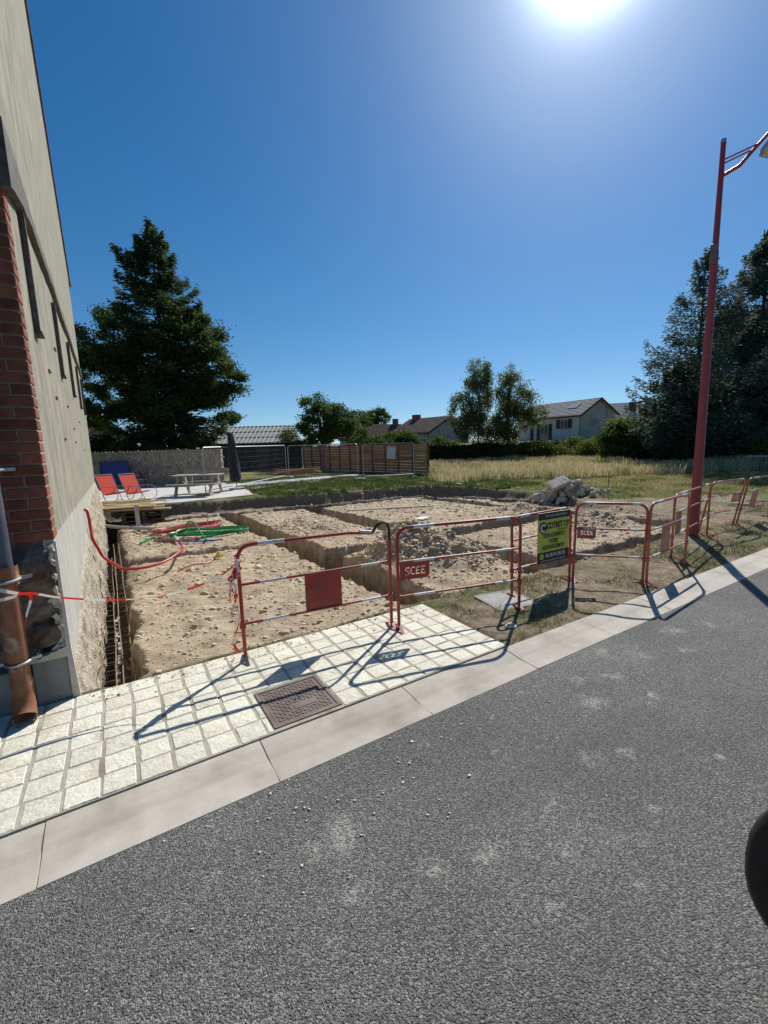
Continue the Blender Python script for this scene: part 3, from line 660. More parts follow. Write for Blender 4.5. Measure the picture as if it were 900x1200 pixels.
# ================================================================== BARRIERS
RED = mat('red_paint', (.36, .035, .022), .5, (.44, .06, .04), 9, 6, .3, 60, .002, c3=(.17, .07, .045), c3scale=11, c3lim=(.54, .68), rnd=.06)
SHEEN_RED = mat('sheen_red_paint', (.44, .09, .06), .38, (.52, .16, .11), 9, 6, .15, 40, .002, c3=(.22, .10, .07), c3scale=11, c3lim=(.52, .68), rnd=.12)  # red lifted towards pink, painting the sheen on the far barriers
WHT = mat('white_band', (.5, .49, .47), .5, (.72, .72, .71), 25, 6, c3=(.4, .2, .15), c3scale=20, c3lim=(.58, .68))
BLK = mat('black_rubber', (.015, .015, .016), .5)
STEEL = mat('grey_steel', (.3, .31, .33), .4, (.42, .43, .45), 14, 4, metal=.6)
FONT5 = {'S': ["0111", "1000", "1000", "0110", "0001", "0001", "1110"], 'C': ["0111", "1000", "1000", "1000", "1000", "1000", "0111"], 'E': ["1111", "1000", "1000", "1110", "1000", "1000", "1111"]}
def stencil_plate(w, h, text, cell):
    """thin plate with a rounded far lower corner and letters cut through it"""
    nx_ = int(round(w/cell)); nz_ = int(round(h/cell)); hole = set()
    tw = len(text)*5-1; sx = (nx_-tw)//2+1; sz = (nz_-7)//2
    for k, ch in enumerate(text):
        for r in range(7):
            for c in range(4):
                if FONT5[ch][r][c] == '1': hole.add((sx+k*5+c, sz+6-r))
    bm = bmesh.new(); vv = {}
    def gv(i, j):
        if (i, j) not in vv: vv[(i, j)] = bm.verts.new((i*cell, 0, j*cell))
        return vv[(i, j)]
    for i in range(nx_):
        for j in range(nz_):
            if (i, j) in hole: continue
            u = nx_-i; v = j
            if u+v < 3 or (u+(nz_-j)) < 2: continue
            bm.faces.new((gv(i, j), gv(i+1, j), gv(i+1, j+1), gv(i, j+1)))
    r = bmesh.ops.extrude_face_region(bm, geom=bm.faces[:]); 
    for e in r['geom']:
        if isinstance(e, bmesh.types.BMVert): e.co.y += .003
    bmesh.ops.recalc_face_normals(bm, faces=bm.faces)
    me = bpy.data.meshes.new('name_plate'); bm.to_mesh(me); bm.free(); return me
def barrier(P, Q, label, tilt=0.0, paint=RED, plate=None, zb=None, hgt=.97, bent=False, bands=((.12, .28), (.78, .92)), mids=(.645, .315), px=None, psc=1, wide=0):
    P = Vector(P); Q = Vector(Q); L = (Q-P).length; ang = math.atan2(Q.y-P.y, Q.x-P.x)
    za = h1(P.x, P.y) if zb is None else zb[0]; zc = h1(Q.x, Q.y) if zb is None else zb[1]
    root = thing('crowd_barrier', (P.x, P.y, za), label, 'barrier', 'red and white site barriers along the dig')
    root.rotation_euler = (tilt, -math.asin((zc-za)/L), ang)
    r = .0155; rc = .11; mb = MB(); pts = [(0, 0, .0), (0, 0, .5), (0, 0, hgt-rc)]
    for i in range(1, 6): a = math.pi/2*i/5; pts.append((rc-rc*math.cos(a), 0, hgt-rc+rc*math.sin(a)))
    if bent:
        pts += [(L*.7, 0, hgt-.005), (L-.17, .0, hgt-.03)]
        mb.tube(pts, r, 10)
        e = [(L, 0, 0), (L, 0, .5), (L, 0, hgt-.11)]
        mb.tube(e, r, 10)
    else:
        for i in range(0, 6): a = math.pi/2*i/5; pts.append((L-rc+rc*math.sin(a), 0, hgt-rc+rc*math.cos(a)))
        pts += [(L, 0, .5), (L, 0, .0)]; mb.tube(pts, r, 10)
    for s in (0, L): mb.tube([(s, 0, .28), (s, 0, .335)], .024, 8)
    mb.build('frame', paint, root, smooth=True)
    if bent:
        mb = MB(); mb.tube([(L-.17, .0, hgt-.03), (L-.12, .01, hgt+.03), (L-.06, .012, hgt+.055), (L-.015, .005, hgt+.04), (L, 0, hgt-.02), (L, 0, hgt-.12)], .013, 8); mb.build('bent_end', BLK, root, smooth=True)
    for z in mids:
        mb = MB(); mb.tube([(.01, 0, z), (L-.01, 0, z)], .0118, 8); o = mb.build('rail', paint, root, smooth=True)
        for a, b in bands:
            mb = MB(); mb.tube([(L*a, 0, z), (L*b, 0, z)], .0128, 8); mb.build('white_band', WHT, o, smooth=True)
    for a, b in bands:
        mb = MB(); mb.tube([(L*a, 0, hgt-(.004 if bent and a > .5 else 0)), (L*min(b, .86 if bent else .9), 0, hgt-(.022 if bent and a > .5 else 0))], .0166, 10)
        mb.build('white_band', WHT, root, smooth=True)
    for s in (0, L):
        mb = MB()
        mb.bar((s, -.13, -.005), (s, .0, .05), .028, .008); mb.bar((s, .0, .05), (s, .13, -.005), .028, .008)
        mb.build('foot', paint if s else BLK if bent else paint, root)
    if plate == 'scee' or plate == 'sceeR':
        me = stencil_plate(.30, .165, 'SCEE', .0106) if psc == 1 else stencil_plate(.30*psc, .165*(psc+.15), 'SCEE', .0106*psc); me.materials.append(paint)
        o = ob('name_plate', me, root, ((.02, -.004, mids[0]-.16*(psc+.08)) if plate == 'scee' else (L-.335*psc, -.004, mids[0]-.16*(psc+.08))))
    elif plate:
        a, b = plate; z0, z1 = mids[1], mids[0]
        mb = MB(); mb.box(((a+b)/2, 0, (z0+z1)/2), (b-a, .004, z1-z0-.02)); mb.build('blank_plate', paint, root)
    if wide:   # folded cross foot with a base loop
        mb = MB(); mb.tube([(L, 0, 0), (L, -wide, .0), (L-.25, -wide, .0)], .012, 6)
        mb.build('base_loop', paint, root, smooth=True)
    return root
b1 = barrier((.786, 3.50, 0), (2.125, 3.36, 0), 'barrier nearest the brick wall with blank red plate and bent top rail', bent=True, plate=(.53, .86), zb=(.02, .02), hgt=.965)
b2 = barrier((2.15, 3.27, 0), (3.43, 2.96, 0), 'barrier standing on the pavement end with a SCEE plate at its left', plate='scee', zb=(.022, .02), hgt=.965)
b3 = barrier((3.67, 3.27, 0), (4.65, 3.24, 0), 'barrier carrying the yellow and black contractor sign', hgt=.9)
b4 = barrier((4.69, 3.22, 0), (5.21, 2.66, 0), 'barrier angled right of the yellow sign with a small SCEE plate', plate='scee', hgt=.95, paint=SHEEN_RED, psc=.7)
b5 = barrier((5.22, 2.62, 0), (6.41, 2.74, 0), 'barrier with shaded brown plate standing left of the lamp post', plate=(.36, .62), hgt=.96, paint=SHEEN_RED, wide=.0)
b6 = barrier((6.66, 3.03, 0), (8.72, 3.42, 0), 'barrier crossing in front of the red lamp post base', plate=(.1, .4), hgt=.9, paint=SHEEN_RED)
b7 = barrier((8.80, 3.58, 0), (9.97, 3.50, 0), 'barrier just right of the lamp post with a plate at its far end', plate='sceeR', hgt=.9, paint=SHEEN_RED, tilt=.17)
b8 = barrier((10.02, 3.46, 0), (11.5, 3.42, 0), 'barrier second right of the lamp post leaning a little', plate=(.32, .58), hgt=.9, paint=SHEEN_RED, tilt=.15)
b9 = barrier((11.55, 3.45, 0), (13.0, 3.38, 0), 'farthest right barrier cut by the edge of the view', plate='scee', hgt=.9, paint=SHEEN_RED)

# ------------------------------------------------------------------ contractor sign
def txt(s, size, material, parent, loc, name='lettering', sx=1, bold=.0, ang=0, maxw=None, mirror=False):
    cu = bpy.data.curves.new(name, 'FONT'); cu.body = s; cu.size = size; cu.align_x = 'CENTER'; cu.align_y = 'CENTER'; cu.extrude = .0006; cu.offset = bold; cu.resolution_u = 3
    to = bpy.data.objects.new('tmp', cu); COL.objects.link(to); bpy.context.view_layer.update()
    me = bpy.data.meshes.new_from_object(to.evaluated_get(bpy.context.evaluated_depsgraph_get()))
    bpy.data.objects.remove(to); bpy.data.curves.remove(cu)
    xs = [v.co.x for v in me.vertices]; w_ = max(xs)-min(xs); k = sx
    if maxw: k = maxw/w_
    for v in me.vertices: v.co = Vector((v.co.x*k, 0, v.co.y)) + Vector((0, -v.co.z, 0))
    me.materials.clear(); me.materials.append(material); me.name = name
    return ob(name, me, parent, loc)
sg = thing('contractor_sign', (4.30, 3.218, 0), 'yellow and black COTRET T.P contractor sign hung on a barrier', 'sign')
sg.rotation_euler = (0, 0, -.03)
YEL = mat('sign_yellow', (.6, .6, .06), .5, (.68, .66, .09), 5, 3); SBL = mat('sign_black', (.012, .013, .02), .45); SWH = mat('sign_white', (.75, .75, .75), .5); SDK = mat('sign_letter', (.012, .012, .012), .5)
W_, Z0, Z1 = .54, .325, .915
mb = MB(); mb.box((0, .004, (Z0+Z1)/2), (W_, .006, Z1-Z0)); mb.build('panel', YEL, sg)
mb = MB(); mb.box((0, -.0005, Z1-.04), (W_, .004, .08)); mb.build('header_band', SBL, sg)
mb = MB(); mb.box((0, -.0005, Z0+.065), (W_, .004, .13)); mb.build('footer_band', SBL, sg)
yt = -.0042
txt('FAIT AVEC ASSOCIATION', .034, SWH, sg, (.03, yt, Z1-.04), maxw=.36)
txt('COTRET T.P', .1, SDK, sg, (.068, -.001, .755), maxw=.385, bold=.0045)
txt('Sarl Batiment', .03, SDK, sg, (.15, -.001, .7), maxw=.17)
txt('TERRASSEMENT', .075, SDK, sg, (.0, -.001, .645), maxw=.40, bold=.001)
txt('VOIRIE', .075, SDK, sg, (.0, -.001, .575), maxw=.16, bold=.001)
txt('ASSAINISSEMENT', .075, SDK, sg, (.0, -.001, .505), maxw=.40, bold=.001)
txt('06.26.91.90.76', .062, SWH, sg, (.03, yt, Z0+.085), maxw=.34, bold=.001)
txt('www.cotret-tp.fr', .03, SWH, sg, (.0, yt, Z0+.028), maxw=.42)
mb = MB()
def disc(cx, cz, r, y, mi=0, a0=0, a1=2*math.pi, ri=None, n=24):
    if ri is None: mb.add([(cx+r*math.cos(2*math.pi*i/n), y, cz+r*math.sin(2*math.pi*i/n)) for i in range(n)], [tuple(range(n))])
    else:
        vs = []; 
        for i in range(n+1):
            a = a0+(a1-a0)*i/n; vs += [(cx+r*math.cos(a), y, cz+r*math.sin(a)), (cx+ri*math.cos(a), y, cz+ri*math.sin(a))]
        mb.add(vs, [(2*i, 2*i+1, 2*i+3, 2*i+2) for i in range(n)])
disc(-.185, .745, .066, -.001); mb.build('emblem', SDK, sg, fix=False)
mb = MB(); disc(-.18, .74, .05, -.002, ri=.026, a0=.6, a1=5.4); mb.build('emblem', SWH, sg, fix=False)
mb = MB(); mb.box((-.165, -.003, .742), (.05, .001, .014)); mb.build('emblem', SDK, sg)
mb = MB(); disc(-.2, Z0+.08, .034, -.0035); mb.build('phone_symbol', YEL, sg, fix=False)
mb = MB(); disc(-.194, Z0+.08, .018, -.0045, ri=.009, a0=2, a1=4.6); mb.build('phone_symbol', SDK, sg, fix=False)
mb = MB()
for x in (-.25, .25):
    for z in (Z0+.02, Z1-.015): mb.tube([(x, -.004, z), (x, .03, z+.01)], .004, 6)
mb.build('cable_tie', BLK, sg)

# ------------------------------------------------------------------ barrier tape
TW = mat('tape_white', (.75, .73, .7), .5, trans=.25); TR_ = mat('tape_red', (.75, .03, .02), .5, trans=.25)
def ribbon(name, pts, w, m2, parent=None, twist=0, stripe=.09, sub=10, ph=0):
    P = []
    pts = [Vector(p) for p in pts]
    for i in range(len(pts)-1):
        p0 = pts[max(i-1, 0)]; p1 = pts[i]; p2 = pts[i+1]; p3 = pts[min(i+2, len(pts)-1)]
        for k in range(sub):
            t = k/sub; P.append(.5*((2*p1)+(p2-p0)*t+(2*p0-5*p1+4*p2-p3)*t*t+(3*p1-p0-3*p2+p3)*t**3))
    P.append(pts[-1]); s = 0; vs = []; fs = []; mi = []
    for i, p in enumerate(P):
        t = (P[min(i+1, len(P)-1)]-P[max(i-1, 0)]).normalized()
        if i: s += (p-P[i-1]).length
        q = Vector((0, 0, 1)) if abs(t.z) < .8 else Vector((1, .3, 0)); u = (q-t*q.dot(t)).normalized(); v_ = t.cross(u)
        a = twist*s+.35*math.sin(s*7+ph); d = u*math.cos(a)+v_*math.sin(a)
        vs += [p-d*w/2, p+d*w/2]
        if i: fs.append((2*i-2, 2*i-1, 2*i+1, 2*i)); mi.append(int((s+ph)/stripe) % 2)
    b = MB(); b.v = [tuple(x) for x in vs]; b.f = fs; b.m = mi
    return b.build(name, m2, parent, fix=False)
tape = ribbon('barrier_tape', [(-.70, 3.47, .86), (-.6, 3.475, .87), (-.52, 3.53, .865), (-.37, 3.575, .79), (-.1, 3.57, .715), (.2, 3.55, .68), (.48, 3.53, .71), (.68, 3.515, .78), (.785, 3.482, .87)], .022, [TW, TR_], twist=1.5, stripe=.13, sub=14)
tag(tape, 'red and white tape strung from the downpipe to the first barrier', 'barrier tape')
wr = thing('tape_tangle', (.786, 3.50, .02), 'tangled red and white tape hanging down the first barrier post', 'barrier tape')
rr = random.Random(4)
for k in range(5):
    ln = [.62, .5, .7, .3, .45, .25, .56][k]; top = .86-.03*k
    pts = [(.0+rr.uniform(-.01, .01), -.025, top)]
    for i in range(1, 7): pts.append((-.055+.03*math.sin(i*1.7+k)+rr.uniform(-.015, .015), -.03+rr.uniform(-.02, .02), top-ln*i/6))
    ribbon('tape_strand', pts, .02, [TW, TR_] if k != 2 else [TR_, TW], wr, twist=5, stripe=.08, sub=6, ph=k*.37)
pts = []
for i in range(15): a = i*1.25; pts.append((.028*math.cos(a), .028*math.sin(a), .9-.012*i))
ribbon('tape_wrap', pts, .02, [TR_, TW], wr, twist=0, stripe=.08, sub=3)
pk = ribbon('tape_knot', [(-.09, -.08, .93), (-.02, -.09, .9), (.05, -.07, .86), (.02, -.08, .75), (.0, -.07, .68)], .026, [TW, TR_], None, twist=4, stripe=.1)
pk.location = (-.56, 3.545, .0)
tag(pk, 'loose ends of knotted red and white tape on the brown downpipe', 'barrier tape')

# ================================================================== LAMP POST
lp = thing('lamp_post', (8.48, 3.53, h1(8.48, 3.53)-.03), 'tall tapered dark red street lamp post behind the barriers', 'street lamp')
LRED = mat('lamp_red', (.27, .03, .035), .45, (.32, .045, .05), 5, 4); LGR = mat('lamp_grey_red', (.17, .08, .085), .4)
lean = -.03
def Lp(z): return (lean*z/6.15, .0, z)
mb = MB(); mb.tube([Lp(0), Lp(.02), Lp(2), Lp(4.6)], [.082, .079, .066, .05], 20); mb.build('lower_pole', LRED, lp, smooth=True)
mb = MB(); mb.tube([Lp(4.6), Lp(6.12), Lp(6.16)], [.044, .034, .026], 16); mb.build('upper_pole', LRED, lp, smooth=True)
mb = MB(); mb.tube([Lp(6.12), Lp(6.18)], [.038, .034], 12); mb.build('pole_cap', STEEL, lp, smooth=True)
mb = MB(); mb.box((lean*.73-.05, .0, 4.55), (.07, .08, .3)); mb.build('junction_box', LGR, lp, bevel=.01)
mb = MB(); mb.tube([(-.03, 0, 5.66), (-.03, -.24, 5.70), (-.03, -.38, 5.82), (-.03, -.55, 5.95), (-.03, -.8, 6.0), (-.03, -1.05, 5.98)], [.026, .026, .025, .024, .024, .024], 12); mb.build('arm', LRED, lp, smooth=True)
mb = MB(); mb.tube([(-.045, 0, 5.88), (-.045, -.43, 5.875)], .011, 8); mb.tube([(-.015, 0, 5.84), (-.015, -.42, 5.85)], .011, 8); mb.build('stay_rod', LRED, lp, smooth=True)
mb = MB(); n = 24; prof_ = [(.03, 5.97), (.05, 5.93), (.16, 5.86), (.2, 5.78), (.205, 5.73), (.18, 5.70)]
for i, (r, z) in enumerate(prof_):
    pass
vs = [(-.03+r*math.cos(2*math.pi*k/n), -.78+1.5*r*math.sin(2*math.pi*k/n), z-.03) for r, z in prof_ for k in range(n)]
fs = [(i*n+k, i*n+(k+1) % n, (i+1)*n+(k+1) % n, (i+1)*n+k) for i in range(len(prof_)-1) for k in range(n)]+[tuple(range(n))[::-1]]
mb.add(vs, fs); mb.build('lamp_head', STEEL, lp, smooth=True)
mb = MB(); vs = [(-.03+r*math.cos(2*math.pi*k/n), -.78+1.5*r*math.sin(2*math.pi*k/n), z-.03) for r, z in ((.18, 5.70), (.14, 5.66), (.05, 5.64)) for k in range(n)]
fs = [(i*n+k, i*n+(k+1) % n, (i+1)*n+(k+1) % n, (i+1)*n+k) for i in range(2) for k in range(n)]+[tuple(range(2*n, 3*n))]
mb.add(vs, fs); mb.build('lens', mat('lamp_lens', (.5, .52, .52), .2), lp, smooth=True)

# ================================================================== VEGETATION
def leafmat(name, c, c2, trans=.3, scale=1.2, c3=None, lim=(.5, .7)):
    return mat(name, c, .6, c2, scale, 6, trans=trans, c3=c3, c3scale=.9, c3lim=lim, spec=.1)
BARK = mat('bark', (.05, .04, .03), .95, (.1, .085, .065), 6, 6, .6, 25, .02)
PBARK = mat('pale_bark', (.16, .15, .13), .95, (.28, .27, .24), 6, 6, .4, 25, .02)
def leaf_quads(C, L, Wd, D=None, rng=RNG, flat=0.0):
    """rhombic leaves at centres C; D optional direction for the long axis"""
    n = len(C)
    if D is None: D = rng.normal(size=(n, 3))
    D = D/np.maximum(np.linalg.norm(D, axis=1, keepdims=True), 1e-6)
    A = rng.normal(size=(n, 3)); A[:, 2] += flat*np.sign(A[:, 2])
    S = np.cross(D, A); S /= np.maximum(np.linalg.norm(S, axis=1, keepdims=True), 1e-6)
    L = (np.asarray(L)*rng.uniform(.65, 1.3, n))[:, None]; Wd = (np.asarray(Wd)*rng.uniform(.7, 1.3, n))[:, None]
    V = np.empty((n, 4, 3)); V[:, 0] = C-D*L/2; V[:, 1] = C+S*Wd/2; V[:, 2] = C+D*L/2; V[:, 3] = C-S*Wd/2
    return V.reshape(-1, 3), np.arange(n*4).reshape(n, 4)
def crown(name, C, L, W, m, parent, D=None, flat=0.):
    V, F_ = leaf_quads(C, L, W, D, flat=flat)
    return ob(name, np_mesh(name, V, F_, m), parent)
def conifer(base, H, rad, label, n, leafm, trunk_r=.25, z0=.12, group=None, leafL=.3, leafW=.09, top=.0, seed=1, wob=.35, droop=.25, power=.8, name='spruce_tree', cat='tree', shape=None):
    rng = np.random.default_rng(seed); t = thing(name, base, label, cat, group)
    mb = MB(); zz = [0, H*.15, H*.4, H*.7, H*.98]; mb.tube([(rng.normal()*.04*i, rng.normal()*.04*i, z) for i, z in enumerate(zz)], [trunk_r, trunk_r*.85, trunk_r*.6, trunk_r*.3, .02], 9); mb.build('trunk', BARK, t, smooth=True)
    bb = MB(); cs = []; ds = []
    nb = int(H*12)
    for i in range(nb):
        f = (i+rng.uniform(0, 1))/nb; z = H*(z0+(1-z0)*f)
        r = shape(f) if shape else rad*(1-f)**power
        r *= rng.uniform(1-wob, 1+wob*.35)*(1.22 if rng.uniform() < .1 else 1); r = max(r, .12)
        a = rng.uniform(0, 2*math.pi); d = np.array([math.cos(a), math.sin(a), 0]); up = .25-.45*(1-f)+rng.normal()*.16
        p = [np.array([0, 0, z])+d*r*s+np.array([0, 0, r*(up*s-droop*s*s+.28*s**3)]) for s in (0, .35, .7, 1)]
        if f < .97: bb.tube(p, [.05*(1-f)+.015, .035*(1-f)+.01, .02, .008], 4, cap=False)
        m_ = int(n/nb*(r/rad)*1.75)+12
        s = np.sqrt(rng.uniform(.03, 1, m_)); side = rng.normal(size=m_)*(.10+.24*(1-s))*min(r, 2.6)
        pn = np.array([-math.sin(a), math.cos(a), 0])
        zc = z+r*(up*s-droop*s*s+.28*s**3)-np.abs(rng.normal(size=m_))*.24+rng.normal(size=m_)*.10
        c = d[None]*(r*s)[:, None]+pn[None]*side[:, None]; c[:, 2] += zc
        cs.append(c); q = d[None]*.8+pn[None]*(np.sign(side)*.8)[:, None]+rng.normal(size=(m_, 3))*.35; q[:, 2] -= .15; ds.append(q)
    bb.build('branches', BARK, t); tag(t.children[-1], kind='stuff')
    o = crown('foliage', np.concatenate(cs), leafL, leafW, leafm, t, np.concatenate(ds)); tag(o, kind='stuff')
    return t
def broadleaf(base, H, blobs, label, n, leafm, trunk_r=.2, group=None, leaf=.2, seed=1, name='broadleaf_tree', bark=None, cat='tree', clump=.55, stems=None, dens_surf=.75, hang=0.0):
    """blobs: (dx, dy, z, rx, ry, rz) relative to base; clumps of leaves fill them, limbs run out to the clumps"""
    rng = np.random.default_rng(seed); t = thing(name, base, label, cat, group); cs = []; ds = []
    bark = bark or BARK
    vol = [b[3]*b[4]*b[5] for b in blobs]; tot = sum(vol); lb = MB()
    stems = stems or [(0, 0)]
    for sx, sy in stems:
        b0 = max(blobs, key=lambda b: b[2]); tp = Vector((b0[0]*.8+sx, b0[1]*.8+sy, min(b0[2]+b0[5]*.5, H)))
        mb = MB(); mb.tube([(sx*.4, sy*.4, -.05), (sx*.6+rng.normal()*.05, sy*.6, H*.2), (sx+tp.x*.4, sy+tp.y*.4, H*.5), tp], [trunk_r, trunk_r*.8, trunk_r*.5, .03], 9); mb.build('trunk', bark, t, smooth=True)
    for b, v in zip(blobs, vol):
        nc = max(5, int(26*(v/tot)*len(blobs)**.5*(1/clump)**1.2))
        npts = int(n*v/tot)
        u = rng.normal(size=(nc, 3)); u /= np.linalg.norm(u, axis=1, keepdims=True)
        rr_ = rng.uniform(.35, 1.0, nc)**(1/2.2); rr_ *= rng.uniform(.85, 1.12, nc)
        cc = np.array(b[:3])+u*rr_[:, None]*np.array(b[3:6])
        for k in range(nc):
            if k % 2 == 0:
                st = np.array([b[0]*.25, b[1]*.25, max(.2*H, min(b[2]-b[5]*.3, H*.8))]); e = cc[k]; mid = (st+e)/2+np.array([0, 0, .12*np.linalg.norm(e-st)])
                lb.tube([st, mid, e], [trunk_r*.28, trunk_r*.16, .012], 5, cap=False)
            m_ = max(8, int(npts/nc)); cr = clump*rng.uniform(.6, 1.25)
            q = rng.normal(size=(m_, 3))*np.array([cr, cr, cr*.62])*.6
            if hang: q[:, 2] -= np.abs(rng.normal(size=m_))*hang
            cs.append(cc[k]+q); dd_ = rng.normal(size=(m_, 3)); dd_[:, 2] -= .3+hang; ds.append(dd_)
    tag(lb.build('limbs', bark, t), kind='stuff')
    tag(crown('foliage', np.concatenate(cs), leaf, leaf*.6, leafm, t, np.concatenate(ds)), kind='stuff')
    return t
SPR = leafmat('spruce_needles', (.045, .07, .03), (.09, .13, .055), .5)
DKG = leafmat('dark_leaves', (.05, .085, .022), (.11, .16, .045), .5)
MDG = leafmat('mid_leaves', (.05, .085, .02), (.11, .155, .04), .45)
LTG = leafmat('light_leaves', (.07, .11, .02), (.17, .22, .05), .42)
BIR = leafmat('birch_leaves', (.09, .115, .045), (.2, .24, .1), .55)
BLUG = leafmat('cedar_needles', (.055, .08, .062), (.12, .165, .125), .45)
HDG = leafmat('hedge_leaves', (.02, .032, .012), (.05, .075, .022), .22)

# big tree group behind the stone wall
bp = DL(31.5, 205)
def rb(l, d=0): v = RH*l-FH*d; return (v.x, v.y)
broadleaf(DL(32.3, 190), 12, [(*rb(-2.6), 9.0, 2.1, 1.8, 2.2), (*rb(-4.3), 7.2, 1.6, 1.6, 2.2), (*rb(-3.4, .8), 4.6, 2.2, 1.6, 1.7), (*rb(3.4, .5), 9.0, 2.2, 1.8, 2.0), (*rb(4.7, .5), 7.0, 1.7, 1.6, 1.9), (*rb(3.5, .3), 5.6, 1.7, 1.6, 1.2), (*rb(.6, .6), 4.8, 2.6, 1.6, 1.6)],
          'bushy green broadleaf tree spreading out behind the tall dark spruce', 64000, DKG, .3, leaf=.19, seed=3, clump=.62)
def sprshape(f): return 4.7*(.02+.98*(1-f)**.66)*(1-.35*max(0, .25-f)/.25)
conifer(bp, 16.6, 4.7, 'tall dark spruce tree standing behind the old stone wall', 60000, SPR, .34, .13, leafL=.36, leafW=.1, seed=5, wob=.55, droop=.1, shape=sprshape)
broadleaf(DL(45, 274), 6, [(0, 0, 4.7, 1.1, 1.0, .6)], 'treetop showing just above the ridge of the shed', 2000, MDG, .1, leaf=.25, seed=15, clump=.4, name='small_tree')
# shrubs behind the wall, left
for i, (px, d, z, r, lb) in enumerate(((135, 29.5, 1.6, 1.7, 'dark shrub left of the spruce behind the stone wall'), (165, 29, 1.5, 1.6, 'dark shrub just left of the spruce trunk behind the wall'), (240, 30.5, 1.5, 1.4, 'dark shrub between spruce trunk and shed roof'))[:2]):
    broadleaf(DL(d, px), 3, [(0, 0, z, r, 1, 1.3)], lb, 5500, HDG, .08, leaf=.2, seed=20+i, clump=.5, name='shrub', cat='shrub', group='shrubs behind the stone wall')
# tree over the wooden fence
broadleaf(DL(34, 381), 5.4, [(0, 0, 3.4, 1.9, 1.6, 1.7), (*(RH*-.4)[:2], 4.5, 1.0, 1.0, 1.0), (*(RH*1.3)[:2], 3.3, 1.2, 1.2, 1.2), (*(RH*-1.9)[:2], 2.6, 1.2, 1, 1.0), (*(RH*2.2)[:2], 2.5, 1.2, 1, 1.0)], 'round leafy tree rising behind the wooden fence right of the shed', 21000, DKG, .14, leaf=.16, seed=31, clump=.42)
broadleaf(DL(70, 421), 7, [(0, 0, 5.2, 2.2, 2, 1.6), (*(RH*-2.8)[:2], 5, 1.6, 1.6, 1.3)], 'distant dark tree left of the brown roofed houses', 5000, DKG, .2, leaf=.33, seed=33, clump=.6)
broadleaf(DL(80, 445), 8, [(0, 0, 6.2, 2.5, 2, 1.7)], 'distant rounded tree above the ridge of the left brown roof', 4500, DKG, .2, leaf=.35, seed=34, clump=.6)
for i, (px, d, H, r, lb) in enumerate(((436, 40, 2.6, 1.6, 'bush above the fence in front of the left brown roof'), (462, 42, 2.9, 1.5, 'bush right of the brown roof by the gap between houses'), (478, 42, 2.9, 1.1, 'dark bush left of the grey gabled house'))):
    broadleaf(DL(d, px), H, [(0, 0, H*.62, r, 1.2, H*.38), (*(RH*.7)[:2], H*.5, r*.8, 1, H*.36)], lb, 5000, DKG if i != 1 else MDG, .07, leaf=.17, seed=40+i, clump=.4, name='bush', cat='bush', group='bushes between the fence and houses')
broadleaf(DL(38, 517), 2.2, [(0, 0, 1.45, .75, .8, .75), (*(RH*1.0)[:2], 1.25, .8, .8, .5)], 'bright green shrub just right of the wooden fence end', 3200, LTG, .05, leaf=.15, seed=50, clump=.3, name='bush', cat='bush')
# birches
broadleaf(DL(36, 563), 8.4, [(0, 0, 5.6, 1.3, 1.2, 2.6), (*(RH*-1.2)[:2], 4.2, 1.2, 1.1, 1.7), (*(RH*.2)[:2], 7.0, .9, .9, 1.1), (*(RH*-.5)[:2], 2.9, 1.6, 1.2, 1.2)], 'airy birch tree, the left and taller of the pair', 19000, BIR, .1, leaf=.14, seed=61, clump=.36, bark=PBARK, name='birch_tree', hang=.3)
broadleaf(DL(36, 598), 7.8, [(*(RH*.2)[:2], 5.6, 1.15, 1.1, 1.9), (*(RH*1.1)[:2], 4.9, .9, 1.1, 1.1), (*(RH*2.2)[:2], 3.9, .9, 1, .8), (0, 0, 3.2, 1.3, 1.2, 1.6), (*(RH*-1.0)[:2], 2.8, 1.2, 1, 1.2)], 'denser birch tree, the right one of the pair beside the house', 22000, BIR, .11, leaf=.14, seed=62, clump=.38, bark=PBARK, name='birch_tree', hang=.3)
# hedge
def hedge(px0, px1, d0, d1, h, label, seed, n, dep=1.0, m_=HDG):
    a = DL(d0, px0); b = DL(d1, px1); L = (b-a).length; t = thing('hedge', a, label, 'hedge', rot=(0, 0, math.atan2(b.y-a.y, b.x-a.x)))
    rng = np.random.default_rng(seed); zg = farz(np.array([a.x]), np.array([a.y]))[0]
    q = rng.uniform(0, 1, (n, 3))*np.array([L, dep, h]); k = rng.integers(0, 3, n)
    q[:, 1] = np.where(k == 0, rng.normal(0, .05, n), q[:, 1]); q[:, 2] = np.where(k == 1, h+rng.normal(0, .06, n)+.08*np.sin(q[:, 0]*1.7), q[:, 2])
    tag(crown('foliage', q, .14, .09, m_, t), kind='stuff')
    mb = MB(); mb.box((L/2, dep/2, h/2-.05), (L-.1, dep-.2, h-.1)); mb.build('inner_twigs', BARK, t)
    return t
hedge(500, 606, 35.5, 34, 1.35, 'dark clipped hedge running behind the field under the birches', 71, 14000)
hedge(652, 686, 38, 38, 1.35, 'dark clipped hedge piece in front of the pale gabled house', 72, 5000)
sh = [(612, 33.5, 1.5, 1.3, MDG, 'light topped shrub at the foot of the right birch'), (630, 33.5, 1.6, 1.5, MDG, 'broad green shrub right of the birches'), (648, 34, 1.15, 1.3, LTG, 'yellow green shrub below the house front door'),
      (672, 36, 1.7, .9, LTG, 'pale leafy shrub left below the gable wall'), (693, 33, 1.5, 1.3, LTG, 'light green shrub under the gable wall'), (707, 34, 1.9, 1.2, MDG, 'upright shrub below the right eave of the house')]
